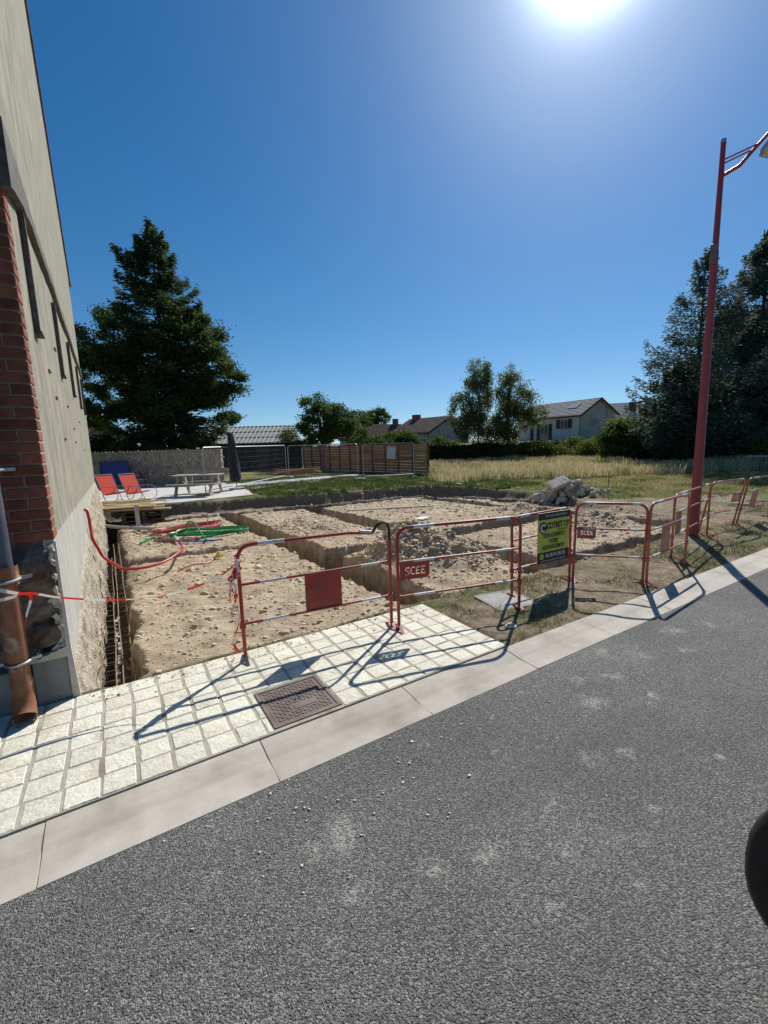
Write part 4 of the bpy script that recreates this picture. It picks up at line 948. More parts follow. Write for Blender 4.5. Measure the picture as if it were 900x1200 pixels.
for i, (px, d, H, r, m_, lb) in enumerate(sh):
    broadleaf(DL(d, px), H, [(0, 0, H*.5, r, 1.0, H*.45), (*(RH*.5)[:2], H*.66, r*.6, .8, H*.35)], lb, 5200, m_, .05, leaf=.15, seed=80+i, clump=.33, name='shrub', cat='shrub', group='shrubs along the far side of the field')
broadleaf(DL(28, 738), 3.0, [(0, 0, 1.5, 1.7, 1.3, 1.2), (*(RH*.9)[:2], 1.9, 1.3, 1.2, 1.0), (*(RH*-1.1)[:2], 1.2, 1.0, 1, .9)], 'large rounded dark bush with yellow green top left of the cedars', 14000, DKG, .08, leaf=.14, seed=91, clump=.4, name='bush', cat='bush')
broadleaf(DL(28.4, 728), 3.0, [(*(RH*0)[:2], 2.4, 1.0, .8, .55)], 'yellow green sprays painted as the sunlit top of the large rounded bush', 1500, LTG, .03, leaf=.14, seed=92, clump=.3, name='bush', cat='bush')  # sunlight on the bush top painted in as a layer of lighter leaves
# right hand conifers
def shp(R0, pw): return lambda f: R0*(1-f)**pw
conifer(DL(25, 815), 11.4, 4.4, 'grey green cedar with open crown left of the lamp post', 26000, BLUG, .2, .06, leafL=.22, leafW=.07, seed=101, power=.85, wob=.45, droop=-.15, name='cedar_tree')
conifer(DL(27, 886), 13.4, 4.6, 'tall dark cedar right of the lamp post', 52000, BLUG, .26, .05, leafL=.26, leafW=.08, seed=102, power=.72, wob=.4, droop=-.1, name='cedar_tree')
conifer(DL(31, 850), 9.5, 4.2, 'dense dark conifer between the two cedars', 42000, SPR, .24, .03, leafL=.4, leafW=.12, seed=103, power=.4, wob=.25, name='spruce_tree')
conifer(DL(27, 945), 12, 4.5, 'dark conifer at the right edge of the view', 42000, SPR, .26, .03, leafL=.4, leafW=.12, seed=104, power=.5, wob=.3, name='spruce_tree')
conifer(DL(26, 790), 5.5, 2.6, 'low dark conifer below the left cedar', 15000, SPR, .12, .02, leafL=.32, leafW=.1, seed=105, power=.5, wob=.3, name='spruce_tree')
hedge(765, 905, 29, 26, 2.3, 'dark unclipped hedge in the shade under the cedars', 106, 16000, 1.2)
broadleaf(DL(23, 898), 2.2, [(0, 0, 1.1, .7, .7, .7), (*(RH*1.2)[:2], 1.5, .9, .8, .9)], 'bright bush in the gap below the cedars at the right edge', 3500, LTG, .04, leaf=.11, seed=107, clump=.25, name='bush', cat='bush')

# grasses ------------------------------------------------------------
def blades(name, P, H, W, m_, lean=.25, kind='stuff', segs=1, seed=0):
    rng = np.random.default_rng(seed); n = len(P); a = rng.uniform(0, 2*np.pi, n); h = H*rng.uniform(.55, 1.15, n)
    if np.ndim(H): h = H*rng.uniform(.35, 1.2, n)
    la = rng.uniform(0, 2*np.pi, n); ln = h*np.abs(rng.normal(0, lean, n)); w = W*rng.uniform(.6, 1.3, n)
    V = np.empty((n, 4, 3)); dx = np.cos(a)*w/2; dy = np.sin(a)*w/2
    tx = P[:, 0]+np.cos(la)*ln; ty = P[:, 1]+np.sin(la)*ln
    V[:, 0] = np.stack([P[:, 0]-dx, P[:, 1]-dy, P[:, 2]], 1); V[:, 1] = np.stack([P[:, 0]+dx, P[:, 1]+dy, P[:, 2]], 1)
    V[:, 2] = np.stack([tx+dx*.5, ty+dy*.5, P[:, 2]+h], 1); V[:, 3] = np.stack([tx-dx*.5, ty-dy*.5, P[:, 2]+h], 1)
    return tag(ob(name, np_mesh(name, V.reshape(-1, 3), np.arange(n*4).reshape(n, 4), m_)), kind=kind)
def scatter_dl(n, dr, pxr, seed, dens=None):
    rng = np.random.default_rng(seed); d = np.sqrt(rng.uniform(dr[0]**2, dr[1]**2, n)); px = rng.uniform(*pxr, n); l = (px-450)/521*d
    x = math.cos(YAW)*d+math.sin(YAW)*l; y = math.sin(YAW)*d-math.cos(YAW)*l
    return x, y, d, px
TG = mat('tall_dry_grass', (.46, .38, .19), .85, (.72, .62, .38), 3, 6, trans=.3, c3=(.2, .22, .07), c3scale=.6, c3lim=(.52, .68))
x, y, d, px = scatter_dl(70000, (14.5, 34), (488, 940), 201)
near = np.interp(px, [488, 505, 620, 700, 810, 940], [19.2, 19.0, 19.4, 19.2, 19.6, 19.5])
k = (d > near+1.6*fbm(x*.5, y*.5, 5, 3)) & (fbm(x*1.1, y*1.1, 15, 3) > -.3) & ~((x < 14.7) & (y < 40) & (y > 18) & (x < 14.5+(y-18.6)*-.17)); k &= px > 505; x, y, d = x[k], y[k], d[k]
hh = .44+.32*fbm(x*.4, y*.4, 9, 3)
blades('tall_grass', np.stack([x, y, np.zeros_like(x)], 1), hh, .03, TG, .2, seed=1)
SG = mat('short_dry_grass', (.32, .27, .1), .85, (.5, .42, .2), 4, 6, trans=.3, c3=(.12, .16, .03), c3scale=.8, c3lim=(.45, .6))
x, y, d, px = scatter_dl(30000, (11, 20), (560, 960), 202)
k = (poly_sd(x, y, DIG) < -.5) & (y > 4.2) & (d > 12.0+1.2*fbm(x*.8, y*.8, 4, 3)); x, y = x[k], y[k]
blades('mown_grass', np.stack([x, y, hz(x, y)-.01], 1), .085, .016, SG, .5, seed=2)
# weeds on the far bank and lawn
GG = mat('green_weeds', (.05, .085, .018), .7, (.13, .18, .045), 5, 6, trans=.35, c3=(.28, .26, .1), c3scale=1.3, c3lim=(.52, .66))
rng = np.random.default_rng(5); n = 90000; x = rng.uniform(3.6, 14.0, n); y = rng.uniform(11, 24, n)
sdd = poly_sd(x, y, DIG); nn = fbm(x*.9, y*.9, 77, 4)
pathm = (seg_dist(x, y, (3, 20.6), (12.2, 22.3)) < .75)
fence_side = x < 14.1-(y-18.6)*.18
k = (sdd < -.02) & (nn > -.33) & ~pathm & fence_side & (y > 13.2-.0*x) | ((sdd < -.02) & (x > 11) & (y > 9) & (y < 16) & (nn > -.35))
k &= ~((x < 4.3+.02*y) & (y < 25) & (y > 15)); x, y = x[k], y[k]
blades('green_weeds', np.stack([x, y, hz(x, y)-.01], 1), .10+.10*np.clip(fbm(x*2, y*2, 12, 3), -.3, .6), .035, GG, .6, seed=3)
# verge by the kerb: sparse tufts, dry and green
n = 60000; x = rng.uniform(2.75, 15, n); y = rng.uniform(2.48, 4.6, n)
cl = fbm(x*1.8, y*1.8, 91, 4)+.35*fbm(x*7, y*7, 92, 2)
k = (cl > .13) & (poly_sd(x, y, DIG) < .05); xg, yg = x[k][:14000], y[k][:14000]
blades('verge_grass', np.stack([xg, yg, hz(xg, yg)-.004], 1), .035, .006, mat('verge_green', (.06, .085, .02), .8, (.15, .17, .05), 7, 5, trans=.3, c3=(.3, .26, .13), c3scale=2, c3lim=(.5, .6)), .8, seed=4)
k = (cl > -.1) & (cl < .2) & (poly_sd(x, y, DIG) < .25); xg, yg = x[k][:16000], y[k][:16000]
blades('dry_stalks', np.stack([xg, yg, hz(xg, yg)-.003], 1), .022, .005, mat('dry_straw', (.34, .28, .16), .9, (.48, .41, .26), 9, 4, trans=.2), 1.4, seed=5)

# stones and clods ---------------------------------------------------
def rocks(name, X, Y, Z, S, m_, seed):
    """many small eight-cornered stones as one mesh"""
    rng = np.random.default_rng(seed); n = len(X)
    base = np.array([(1, 0, 0), (0, 1, 0), (-1, 0, 0), (0, -1, 0), (0, 0, 1), (0, 0, -1)], float)
    F0 = np.array([(0, 1, 4), (1, 2, 4), (2, 3, 4), (3, 0, 4), (1, 0, 5), (2, 1, 5), (3, 2, 5), (0, 3, 5)])
    V = base[None]+rng.normal(0, .28, (n, 6, 3)); an = rng.uniform(0, 6.28, n); c, s = np.cos(an), np.sin(an)
    Xr = V[..., 0]*c[:, None]-V[..., 1]*s[:, None]; Yr = V[..., 0]*s[:, None]+V[..., 1]*c[:, None]
    V = np.stack([Xr, Yr*.8, V[..., 2]*.6], -1)*S[:, None, None]+np.stack([X, Y, Z], 1)[:, None, :]
    return tag(ob(name, np_mesh(name, V.reshape(-1, 3), (F0[None]+np.arange(n)[:, None, None]*6).reshape(-1, 3), m_)), kind='stuff')
STN = mat('chalk_stone', (.46, .40, .30), .92, (.66, .60, .5), 6, 5); CLD = mat('earth_clod', (.42, .33, .23), .95, (.62, .52, .39), 6, 6, .5, 40, .01)
n = 24000; x = rng.uniform(-.1, 11, n); y = 3.6+11*rng.uniform(0, 1, n)**1.35
sdd = poly_sd(x, y, DIG); T4 = terrain(x, y); k = (sdd > 0) & (T4[3] < .5); x, y, z = x[k], y[k], T4[0][k]
s = rng.lognormal(math.log(.0085), .62, len(x)); s = np.clip(s, .004, .05)*(1+.03*y)
h_ = len(x)//3
rocks('chalk_pebbles', x[:h_], y[:h_], z[:h_]+s[:h_]*.2, s[:h_]*.9, STN, 1); rocks('earth_clods', x[h_:], y[h_:], z[h_:]+s[h_:]*.15, s[h_:]*1.15, CLD, 2)
# clods on the spoil heaps
n = 5200; cx_ = np.array([4.2, 3.85, 4.7, 8.9, 9.2, 3.9, 4.0]); cy_ = np.array([5.75, 5.9, 5.2, 5.6, 8.0, 10.6, 9.5]); q = rng.choice(7, n, p=[.4, .1, .12, .12, .1, .08, .08])
x = cx_[q]+rng.normal(0, .42, n); y = cy_[q]+rng.normal(0, .42, n); z = terrain(x, y)[0]; s = np.clip(rng.lognormal(math.log(.02), .5, n), .008, .07)
k = z > -.35; rocks('heap_clods', x[k], y[k], z[k]+s[k]*.2, s[k], CLD, 3)
n = 2600; x = rng.uniform(2.75, 14.5, n); y = rng.uniform(2.5, 4.4, n); z = hz(x, y); rocks('verge_pebbles', x, y, z, np.clip(rng.lognormal(math.log(.007), .5, n), .004, .03), STN, 4)
n = 500; x = np.concatenate([rng.uniform(-.3, 8, n), rng.normal(.8, .5, 120)]); y = np.concatenate([2.09-np.abs(rng.normal(0, .5, n)), 1.7+rng.normal(0, .2, 120)]); y = np.minimum(y, 2.05)
rocks('road_grit', x, y, np.full(len(x), -.010), np.clip(rng.lognormal(math.log(.0032), .4, len(x)), .002, .008), STN, 5)
rg = np.random.default_rng(44); n = 70; x = np.concatenate([rg.uniform(.2, 2.4, n), rg.normal(.75, .35, 60)]); y = np.concatenate([2.05-np.abs(rg.normal(0, .16, n)), np.minimum(1.72+rg.normal(0, .18, 60), 2.05)])
rocks('chalk_chips', x, y, np.full(len(x), -.009), np.clip(rg.lognormal(math.log(.0048), .45, len(x)), .003, .011), mat('chalk_chip', (.66, .64, .58), .9, (.8, .78, .72), 20, 3), 6)
n = 420; x = rg.uniform(-.3, 2.68, n); y = 3.665-np.abs(rg.normal(0, .13, n)); y = np.maximum(y, 2.5)
rocks('spilled_earth', x, y, np.full(n, .024), np.clip(rg.lognormal(math.log(.0045), .5, n), .002, .014), CLD, 7)
# white stone chunks on the verge
for i, (x, y, s, lb) in enumerate(((3.05, 2.72, .05, 'whitish flat stone on the verge near the pavement corner'), (1.35, 1.86, .014, None))):
    if not lb: continue
    bm = bmesh.new(); bmesh.ops.create_icosphere(bm, subdivisions=2, radius=s)
    for v in bm.verts: v.co = Vector((v.co.x*1.3, v.co.y, v.co.z*.4))*random.uniform(.85, 1.1)
    me = bpy.data.meshes.new('stone'); bm.to_mesh(me); bm.free(); me.materials.append(STN); tag(ob('stone', me, None, (x, y, h1(x, y)+.01)), lb, 'stone')
# chamber cover on the verge
cc = thing('chamber_cover', (3.52, 3.22, h1(3.52, 3.22)), 'square grey concrete chamber cover lying in the verge grass', 'chamber cover', rot=(0, 0, -.18))
mb = MB(); mb.box((0, 0, .0), (.46, .46, .05)); mb.build('slab', mat('old_concrete', (.26, .255, .24), .92, (.38, .37, .35), 8, 6, .4, 60, .005), cc, bevel=.008)
mb = MB(); mb.box((.0, -.16, .026), (.05, .02, .004)); mb.build('lift_slot', MATS['black'], cc)
mb = MB()
for a, b in (((-.24, -.24), (.24, -.24)), ((.24, -.24), (.24, .24)), ((.24, .24), (-.24, .24)), ((-.24, .24), (-.24, -.24))): mb.bar((*a, .01), (*b, .01), .02, .03)
mb.build('rim', mat('old_concrete', (.2, .2, .2)), cc)

# ================================================================== TRENCH THINGS
RUS = mat('rusty_rebar', (.2, .13, .08), .8, (.34, .25, .17), 20, 5)
def cage(x, y0, y1, z, w, h, label, tilt=0):
    t = thing('reinforcement_cage', (x, y0, z), label, 'steel cage', 'steel cages lying in the wall trench', rot=(tilt, 0, 0))
    L = y1-y0
    for a, b in ((0, 0), (w, 0), (0, h), (w, h)):
        mb = MB(); mb.tube([(a+.006*math.sin(i*2.1+a*30), L*i/8, b+.006*math.cos(i*1.7)) for i in range(9)], .005, 5); mb.build('long_bar', RUS, t)
    mb = MB(); mb.tube([(0, 0, 0), (w, 0, 0), (w, 0, h), (0, 0, h)], .0035, 4, closed=True); st = mb.mesh('stirrup', RUS)
    k = int(L/.2)
    for i in range(k+1): ob('stirrup', st, t, (random.uniform(-.004, .004), i*L/k, random.uniform(-.004, .004)), (random.uniform(-.08, .08), 0, 0))
cage(-.26, 3.95, 9.6, -.36, .12, .12, 'rusty steel cage lying in the trench close to the rendered wall')
cage(-.09, 4.1, 10.6, -.42, .09, .2, 'rusty steel cage standing in the trench on the earth side', tilt=.01)
mb = MB(); rr = random.Random(8)
for i in range(26): mb.box((-.12+rr.uniform(-.02, .02), 4.0+i*.085, -.27+rr.uniform(-.01, .01)), (.03, .035, .012), Matrix.Rotation(rr.uniform(-1, 1), 3, 'X'))
tag(mb.build('plastic_spacer_strip', mat('white_plastic', (.6, .6, .58), .5)), 'broken white plastic spacer strip on the steel cage', 'spacer strip', kind='stuff')

def smooth(pts, sub=8, closed=False):
    P = []; pts = [Vector(p) for p in pts]; n = len(pts)
    for i in range(n if closed else n-1):
        g = (lambda k: pts[k % n]) if closed else (lambda k: pts[min(max(k, 0), n-1)])
        p0, p1, p2, p3 = g(i-1), g(i), g(i+1), g(i+2)
        for k in range(sub):
            t = k/sub; P.append(.5*((2*p1)+(p2-p0)*t+(2*p0-5*p1+4*p2-p3)*t*t+(3*p1-p0-3*p2+p3)*t**3))
    if not closed: P.append(pts[-1])
    return P
RH_ = mat('red_conduit', (.5, .03, .03), .4); GH_ = mat('green_conduit', (.02, .25, .08), .4); BH_ = mat('blue_pipe', (.02, .1, .4), .4); GP_ = mat('grey_tube', (.32, .33, .35), .45)
RH2 = mat('faded_red_conduit', (.38, .06, .05), .45)
mb = MB(); mb.tube(smooth([(-.37, 7.62, .94), (-.335, 7.62, .9), (-.325, 7.7, .7), (-.31, 7.6, .5), (-.26, 7.6, .34), (-.2, 7.6, .2), (-.05, 7.35, .11), (.04, 7.2, .075), (.33, 7.2, .055), (.62, 7.4, .07), (.86, 7.8, .1), (.95, 8.2, .06), (.98, 8.8, -.05)]), .02, 10)
tag(mb.build('red_hose', RH_, smooth=True), 'red corrugated hose hanging from the wall across the trench', 'hose')
def coil(name, cx, cy, rx, ry, turns, r, m_, label, seed, ang=0, tail=None, lift=.02):
    rr = random.Random(seed); pts = []
    for i in range(turns*12):
        a = 2*math.pi*i/12; k = 1+.12*math.sin(i*.37+seed)+rr.uniform(-.03, .03)
        x = rx*k*math.cos(a); y = ry*k*math.sin(a); X = cx+x*math.cos(ang)-y*math.sin(ang); Y = cy+x*math.sin(ang)+y*math.cos(ang)
        pts.append((X, Y, h1(X, Y)+r+lift+.012*(i//12)+.03*abs(math.sin(i*.9+seed))))
    if tail: pts += [(a, b, h1(a, b)+r+c) for a, b, c in tail]
    mb = MB(); mb.tube(smooth(pts, 4), r, 7); return tag(mb.build(name, m_, smooth=True), label, 'hose')
coil('green_hose_coil', 1.85, 10.85, .82, .42, 4, .024, GH_, 'coil of green conduit lying on the earth right of the metal post', 2, ang=-.2, tail=[(1.3, 10.2, .02), (1.0, 10.4, .02), (.7, 11.2, .02), (.4, 10.6, .02)])
mb = MB(); mb.tube(smooth([(1.42, 10.9, h1(1.42, 10.9)), (1.36, 10.85, .0), (1.42, 10.75, .12), (1.5, 10.5, .1), (1.56, 10.2, -.08), (1.6, 9.9, -.16), (1.55, 9.6, -.12)]), .022, 8)
tag(mb.build('green_hose_loop', GH_, smooth=True), 'green hose loop standing up across the front of the coils', 'hose')
coil('red_hose_coil', 1.55, 12.0, .75, .42, 4, .022, RH2, 'coil of faded red conduit behind the green coil', 5, ang=.1, tail=[(.9, 11.3, .02), (.75, 10.6, .02), (1.1, 9.9, .03), (1.0, 9.0, .02), (.98, 8.8, .02)])
mb = MB(); mb.tube(smooth([(.95, 10.9, h1(.95, 10.9)+.04), (.85, 10.5, h1(.85, 10.5)+.03), (1.05, 10.1, h1(1.05, 10.1)+.05), (1.5, 10.2, h1(1.5, 10.2)+.03), (1.95, 10.7, h1(1.95, 10.7)+.03)]), .02, 8)
tag(mb.build('red_hose', RH2, smooth=True), 'short bent red hose between blue pipe and coils', 'hose')
mb = MB(); mb.tube(smooth([(.72, 10.5, h1(.72, 10.5)+.03), (1.1, 10.05, h1(1.1, 10.05)+.05), (1.5, 9.7, h1(1.5, 9.7)+.03), (1.9, 9.75, h1(1.9, 9.75)+.03)]), .016, 8)
tag(mb.build('blue_pipe', BH_, smooth=True), 'thin blue water pipe in front of the hose coils', 'pipe')
mb = MB(); mb.tube([(1.12, 11.3, h1(1.12, 11.3)+.05), (1.06, 10.2, h1(1.06, 10.2)+.05), (1.0, 8.95, h1(1.0, 9.0)+.08), (.97, 8.55, -.17)], .045, 12)
tag(mb.build('grey_drain_pipe', GP_, smooth=True), 'pale grey drain pipe running under the hoses to the cross trench', 'pipe')
mb = MB(); pts = [(.75, 7.5, 0), (1.0, 7.62, 0), (1.25, 7.7, 0), (1.38, 7.9, 0)]; mb.tube(smooth([(a, b, h1(a, b)+.02) for a, b, c in pts]), .012, 6)
mb.tube([(1.38, 7.9, h1(1.38, 7.9)+.03), (1.44, 7.93, h1(1.44, 7.93)+.05)], .03, 8, mi=1); mb.tube([(1.44, 7.93, h1(1.44, 7.93)+.05), (1.54, 7.9, h1(1.54, 7.9)+.05)], .02, 8, mi=1); mb.tube([(1.47, 7.95, h1(1.44, 7.93)+.05), (1.47, 7.95, h1(1.44, 7.93)+.12)], .022, 8, mi=1)
vt_ = thing('capped_pipe', (0, 0, 0), 'thin earth covered pipe with a yellow end cap on the near pad', 'pipe')
mb.build('pipe_and_cap', [RH2, mat('yellow_plastic', (.6, .45, .03), .5)], vt_, smooth=True)
# levelling post, tubes
pst = thing('metal_post', (.49, 12.9, h1(.49, 12.9)), 'upright grey metal post with slanted foot beside the stacked timber', 'post')
mb = MB(); mb.box((0, 0, .33), (.10, .07, .68)); mb.build('upright', STEEL, pst)
mb = MB(); mb.bar((0, -.02, .12), (.34, -.25, -.02), .07, .05); mb.build('slanted_foot', STEEL, pst)
mb = MB(); mb.tube([(-.33, 13.2, -.1), (.05, 13.0, -.17), (.95, 12.3, -.22)], .045, 10); tag(mb.build('grey_tube', GP_, smooth=True), 'long grey tube bridging the trench at the foot of the metal post', 'tube')
for (x, y, hh_, lb) in ((2.05, 12.2, .38, 'thin steel peg standing right of the hose coils'), (2.5, 11.2, .0, None)):
    if lb: mb = MB(); mb.tube([(x, y, h1(x, y)-.05), (x+.01, y, h1(x, y)+hh_)], .011, 6); tag(mb.build('steel_peg', STEEL), lb, 'peg')
mb = MB(); mb.box((6.5, 8.7, h1(6.5, 8.7)+.03), (.4, .22, .03), Matrix.Rotation(.4, 3, 'Z')); tag(mb.build('white_board', mat('white_board', (.6, .6, .57), .6), bevel=.006), 'small whitish board lying on the far middle pad', 'board')
WD = mat('pale_timber', (.34, .24, .12), .8, (.46, .35, .2), 2, 6, .2, 30, .003, rnd=.14, stretch=(1, 8, 8)); WD2 = mat('grey_timber', (.3, .26, .2), .85, (.42, .37, .3), 3, 6, .25, 30, .003, rnd=.14, stretch=(1, 8, 8))
for i, (x, y, l, a) in enumerate(((6.8, 11.6, 1.6, -.35), (8.0, 11.0, 1.3, -.4))):
    mb = MB(); mb.box((0, 0, 0), (l, .1, .03)); tag(mb.build('plank', WD2), ('grey plank lying on the far middle pad, the left one', 'grey plank lying on the far middle pad, the right one')[i], 'plank', 'planks on the far pad').location = (x, y, h1(x, y)+.03)
    COL.objects[-1].rotation_euler = (0, 0, a)
# timber stack beside the wall
stk = thing('timber_stack', (.05, 14.9, -.35), 'stack of pale boards and dark pallets at the far corner of the wall', 'timber stack')
rr = random.Random(21); mb = MB(); mb.box((0, 0, 0), (1.6, .22, .035)); pm = mb.mesh('board', WD)
for i in range(7): ob('board', pm, stk, (.35+rr.uniform(-.25, .3), -.55+i*.23, .52+.008*i+rr.uniform(-.01, .02)), (rr.uniform(-.03, .03), rr.uniform(-.04, .04), -.15+rr.uniform(-.14, .14)))
for i in range(3): ob('board', pm, stk, (.55+rr.uniform(-.2, .3), -.6+i*.3, .44), (0, 0, -.3+rr.uniform(-.14, .14)))
DKW = mat('dark_wood', (.05, .04, .03), .9, (.11, .09, .07), 4, 5, rnd=.2)
mb = MB(); mb.box((0, 0, 0), (1.1, .1, .022)); dk = mb.mesh('pallet_slat', DKW); mb = MB(); mb.box((0, 0, 0), (.1, 1.0, .09)); bl = mb.mesh('pallet_bearer', DKW)
for L_i in range(3):
    for i in range(5): ob('pallet_slat', dk, stk, (.65, -.55+i*.22, .37-L_i*.13))
    for i in range(3): ob('pallet_bearer', bl, stk, (.15+i*.5, -.1, .31-L_i*.13))

# ================================================================== TERRACE
TC = mat('terrace_concrete', (.48, .46, .42), .9, (.6, .58, .54), 2.5, 7, .2, 60, .004, c3=(.4, .38, .33), c3scale=.8)
mb = MB(); mb.prism([(-.8, 15.95), (1.9, 15.75), (4.35, 16.1), (4.75, 18.2), (5.4, 22.6), (4.6, 23.2), (-1, 25.2)], -.25, .05); tag(mb.build('terrace', TC, bevel=.012), kind='structure')
mb = MB(); mb.prism([(4.3, 18.2), (8.2, 19.6), (12.3, 21.6), (12.3, 22.7), (5.2, 22.5), (4.6, 21)], -.1, .032); tag(mb.build('garden_path', mat('path_gravel', (.32, .32, .33), .95, (.42, .42, .43), 30, 5, .3, 100, .004)), kind='structure')
# stone wall
SW = bpy.data.objects.new('tmp', None)
A = Vector((-3.2, 26.6, 0)); Bq = Vector((4.78, 22.95, 0)); Lw = (Bq-A).length
sw = thing('stone_wall', A, 'old grey brown stone garden wall with tiled coping behind the terrace', 'wall', rot=(0, 0, math.atan2(Bq.y-A.y, Bq.x-A.x)))
SM = mat('wall_stone', (.27, .215, .155), .95, (.58, .49, .38), 6, 3, .5, 30, .01); SMO = mat('wall_mortar', (.36, .3, .23), .95, (.48, .41, .33), 10, 6, .5, 40, .01)
mb = MB(); mb.box((Lw/2, .22, .83), (Lw-.04, .4, 1.66)); mb.build('mortar_core', SMO, sw)
rr = random.Random(31); mb = MB(); z = .02
while z < 1.6:
    hgt = rr.uniform(.06, .11); x = rr.uniform(-.1, 0)
    while x < Lw-.05:
        w_ = rr.uniform(.1, .26); mb.box((x+w_/2, .01+rr.uniform(-.03, .01), z+hgt/2), (w_-.022, .08, hgt-.018), Matrix.Rotation(rr.uniform(-.05, .05), 3, 'Y')); x += w_
    z += hgt
tag(mb.build('stone_face', SM, sw), kind='stuff')
CT = mat('coping_tile', (.15, .1, .075), .9, (.3, .23, .17), 4, 5, rnd=.25)
q = MB()
vs = []
for k in range(7): a = math.pi*k/6; vs += [(.075*math.cos(a), -.32, .05*math.sin(a)), (.09*math.cos(a), .32, .055*math.sin(a))]
q.add(vs, [(2*k, 2*k+2, 2*k+3, 2*k+1) for k in range(6)]); ct = q.mesh('coping_tile', CT)
for i in range(int(Lw/.16)):
    ob('coping_tile', ct, sw, (.08+i*.16, .2, 1.68+rr.uniform(-.01, .02)), (-.1+rr.uniform(-.04, .04), rr.uniform(-.1, .1), rr.uniform(-.05, .05)))
mb = MB(); mb.box((Lw/2, .22, 1.685), (Lw, .56, .05)); mb.build('coping_bed', SMO, sw)
# blue board
bb_ = thing('blue_folded_table', (-.35, 24.5, .05), 'blue folded table tennis table standing against the stone wall', 'table', rot=(0, 0, -.42))
BLU = mat('blue_panel', (.01, .025, .2), .5, (.015, .035, .25), 4, 3)
mb = MB(); mb.box((.65, 0, .7), (1.2, .03, 1.05)); mb.build('panel', BLU, bb_)
mb = MB()
for a, b in (((.03, .16), (1.27, .16)), ((1.27, .16), (1.27, 1.24)), ((1.27, 1.24), (.03, 1.24)), ((.03, 1.24), (.03, .16))): mb.bar((a[0], -.01, a[1]), (b[0], -.01, b[1]), .06, .06, up=(0, 1, 0))
mb.build('edge_frame', mat('dark_frame', (.02, .022, .04), .6), bb_)
mb = MB(); mb.box((.65, -.018, 1.05), (.95, .01, .02)); mb.box((.65, -.018, .62), (1.15, .012, .03)); mb.build('seam', mat('dark_frame', (.02, .02, .03)), bb_)
for s in (.25, 1.05): mb = MB(); mb.bar((s, -.25, .0), (s, .2, .0), .04, .04); mb.bar((s, 0, 0), (s, 0, .2), .04, .04); mb.build('leg', MATS['dark_frame'], bb_)
# red rocking loungers
RF = mat('red_fabric', (.75, .05, .015), .7, (.8, .08, .03), 20, 4, trans=.25); PF = mat('pink_cushion', (.6, .1, .12), .8)
def lounger(x, y, rz, label):
    t = thing('deck_chair', (x, y, .05), label, 'deck chair', 'red deck chairs on the terrace', rot=(0, 0, rz))
    mb = MB(); mb.add([(-.32, -.28, .88), (-.32, .28, .88), (-.02, .28, .24), (-.02, -.28, .24)], [(0, 1, 2, 3)]); mb.add([(-.335, -.28, .88), (-.335, .28, .88), (-.035, .28, .24), (-.035, -.28, .24)], [(3, 2, 1, 0)]); mb.build('backrest', RF, t, fix=False)
    mb = MB(); mb.box((.2, 0, .29), (.46, .5, .035), Matrix.Rotation(-.2, 3, 'Y')); mb.build('seat', PF, t, bevel=.01)
    for s in (-.3, .3):
        mb = MB(); mb.tube(smooth([(-.34, s, .92), (-.02, s, .2), (.1, s, .03), (.35, s, .02), (.62, s, .12), (.68, s, .34), (.52, s, .5), (.2, s, .52), (-.16, s, .5)]), .012, 6); mb.build('side_frame', STEEL, t, smooth=True)
    mb = MB(); mb.tube([(-.34, -.3, .92), (-.34, .3, .92)], .012, 6); mb.build('top_bar', STEEL, t)
    mb = MB(); mb.tube(smooth([(-.3, .29, .0), (-.12, .29, .03), (.1, .29, .03)]), .012, 6); mb.tube(smooth([(-.3, -.29, .0), (-.12, -.29, .03), (.1, -.29, .03)]), .012, 6); mb.build('rocker', STEEL, t)
lounger(-.0, 17.75, -.95, 'red fabric deck chair closest to the building wall on the terrace'); lounger(.68, 17.45, -.95, 'red fabric deck chair with pink cushion, the one farther from the wall')
# mauve armchair
ac = thing('plastic_armchair', (1.22, 23.2, .05), 'mauve plastic armchair against the stone wall', 'chair', rot=(0, 0, -1.2))
MV = mat('mauve_plastic', (.13, .05, .075), .5)
mb = MB(); mb.box((0, 0, .4), (.46, .48, .03)); mb.build('seat', MV, ac, bevel=.01)
mb = MB(); P_ = []
for i in range(9): a = math.pi*i/8; P_.append((-.24*math.cos(a), .42+.36*math.sin(a)))
mb.prism([(b, a) for b, a in P_], -.26, -.235, 'x'); mb.build('backrest', MV, ac)
for s in (-.25, .25): mb = MB(); mb.tube(smooth([(-.24, s, .62), (0, s, .64), (.2, s, .62), (.24, s, .5)]), .022, 6); mb.build('armrest', MV, ac)
for sx in (-.2, .22):
    for sy in (-.23, .23): mb = MB(); mb.bar((sx, sy, .4), (sx*1.12, sy*1.12, 0), .05, .04); mb.build('leg', MV, ac)
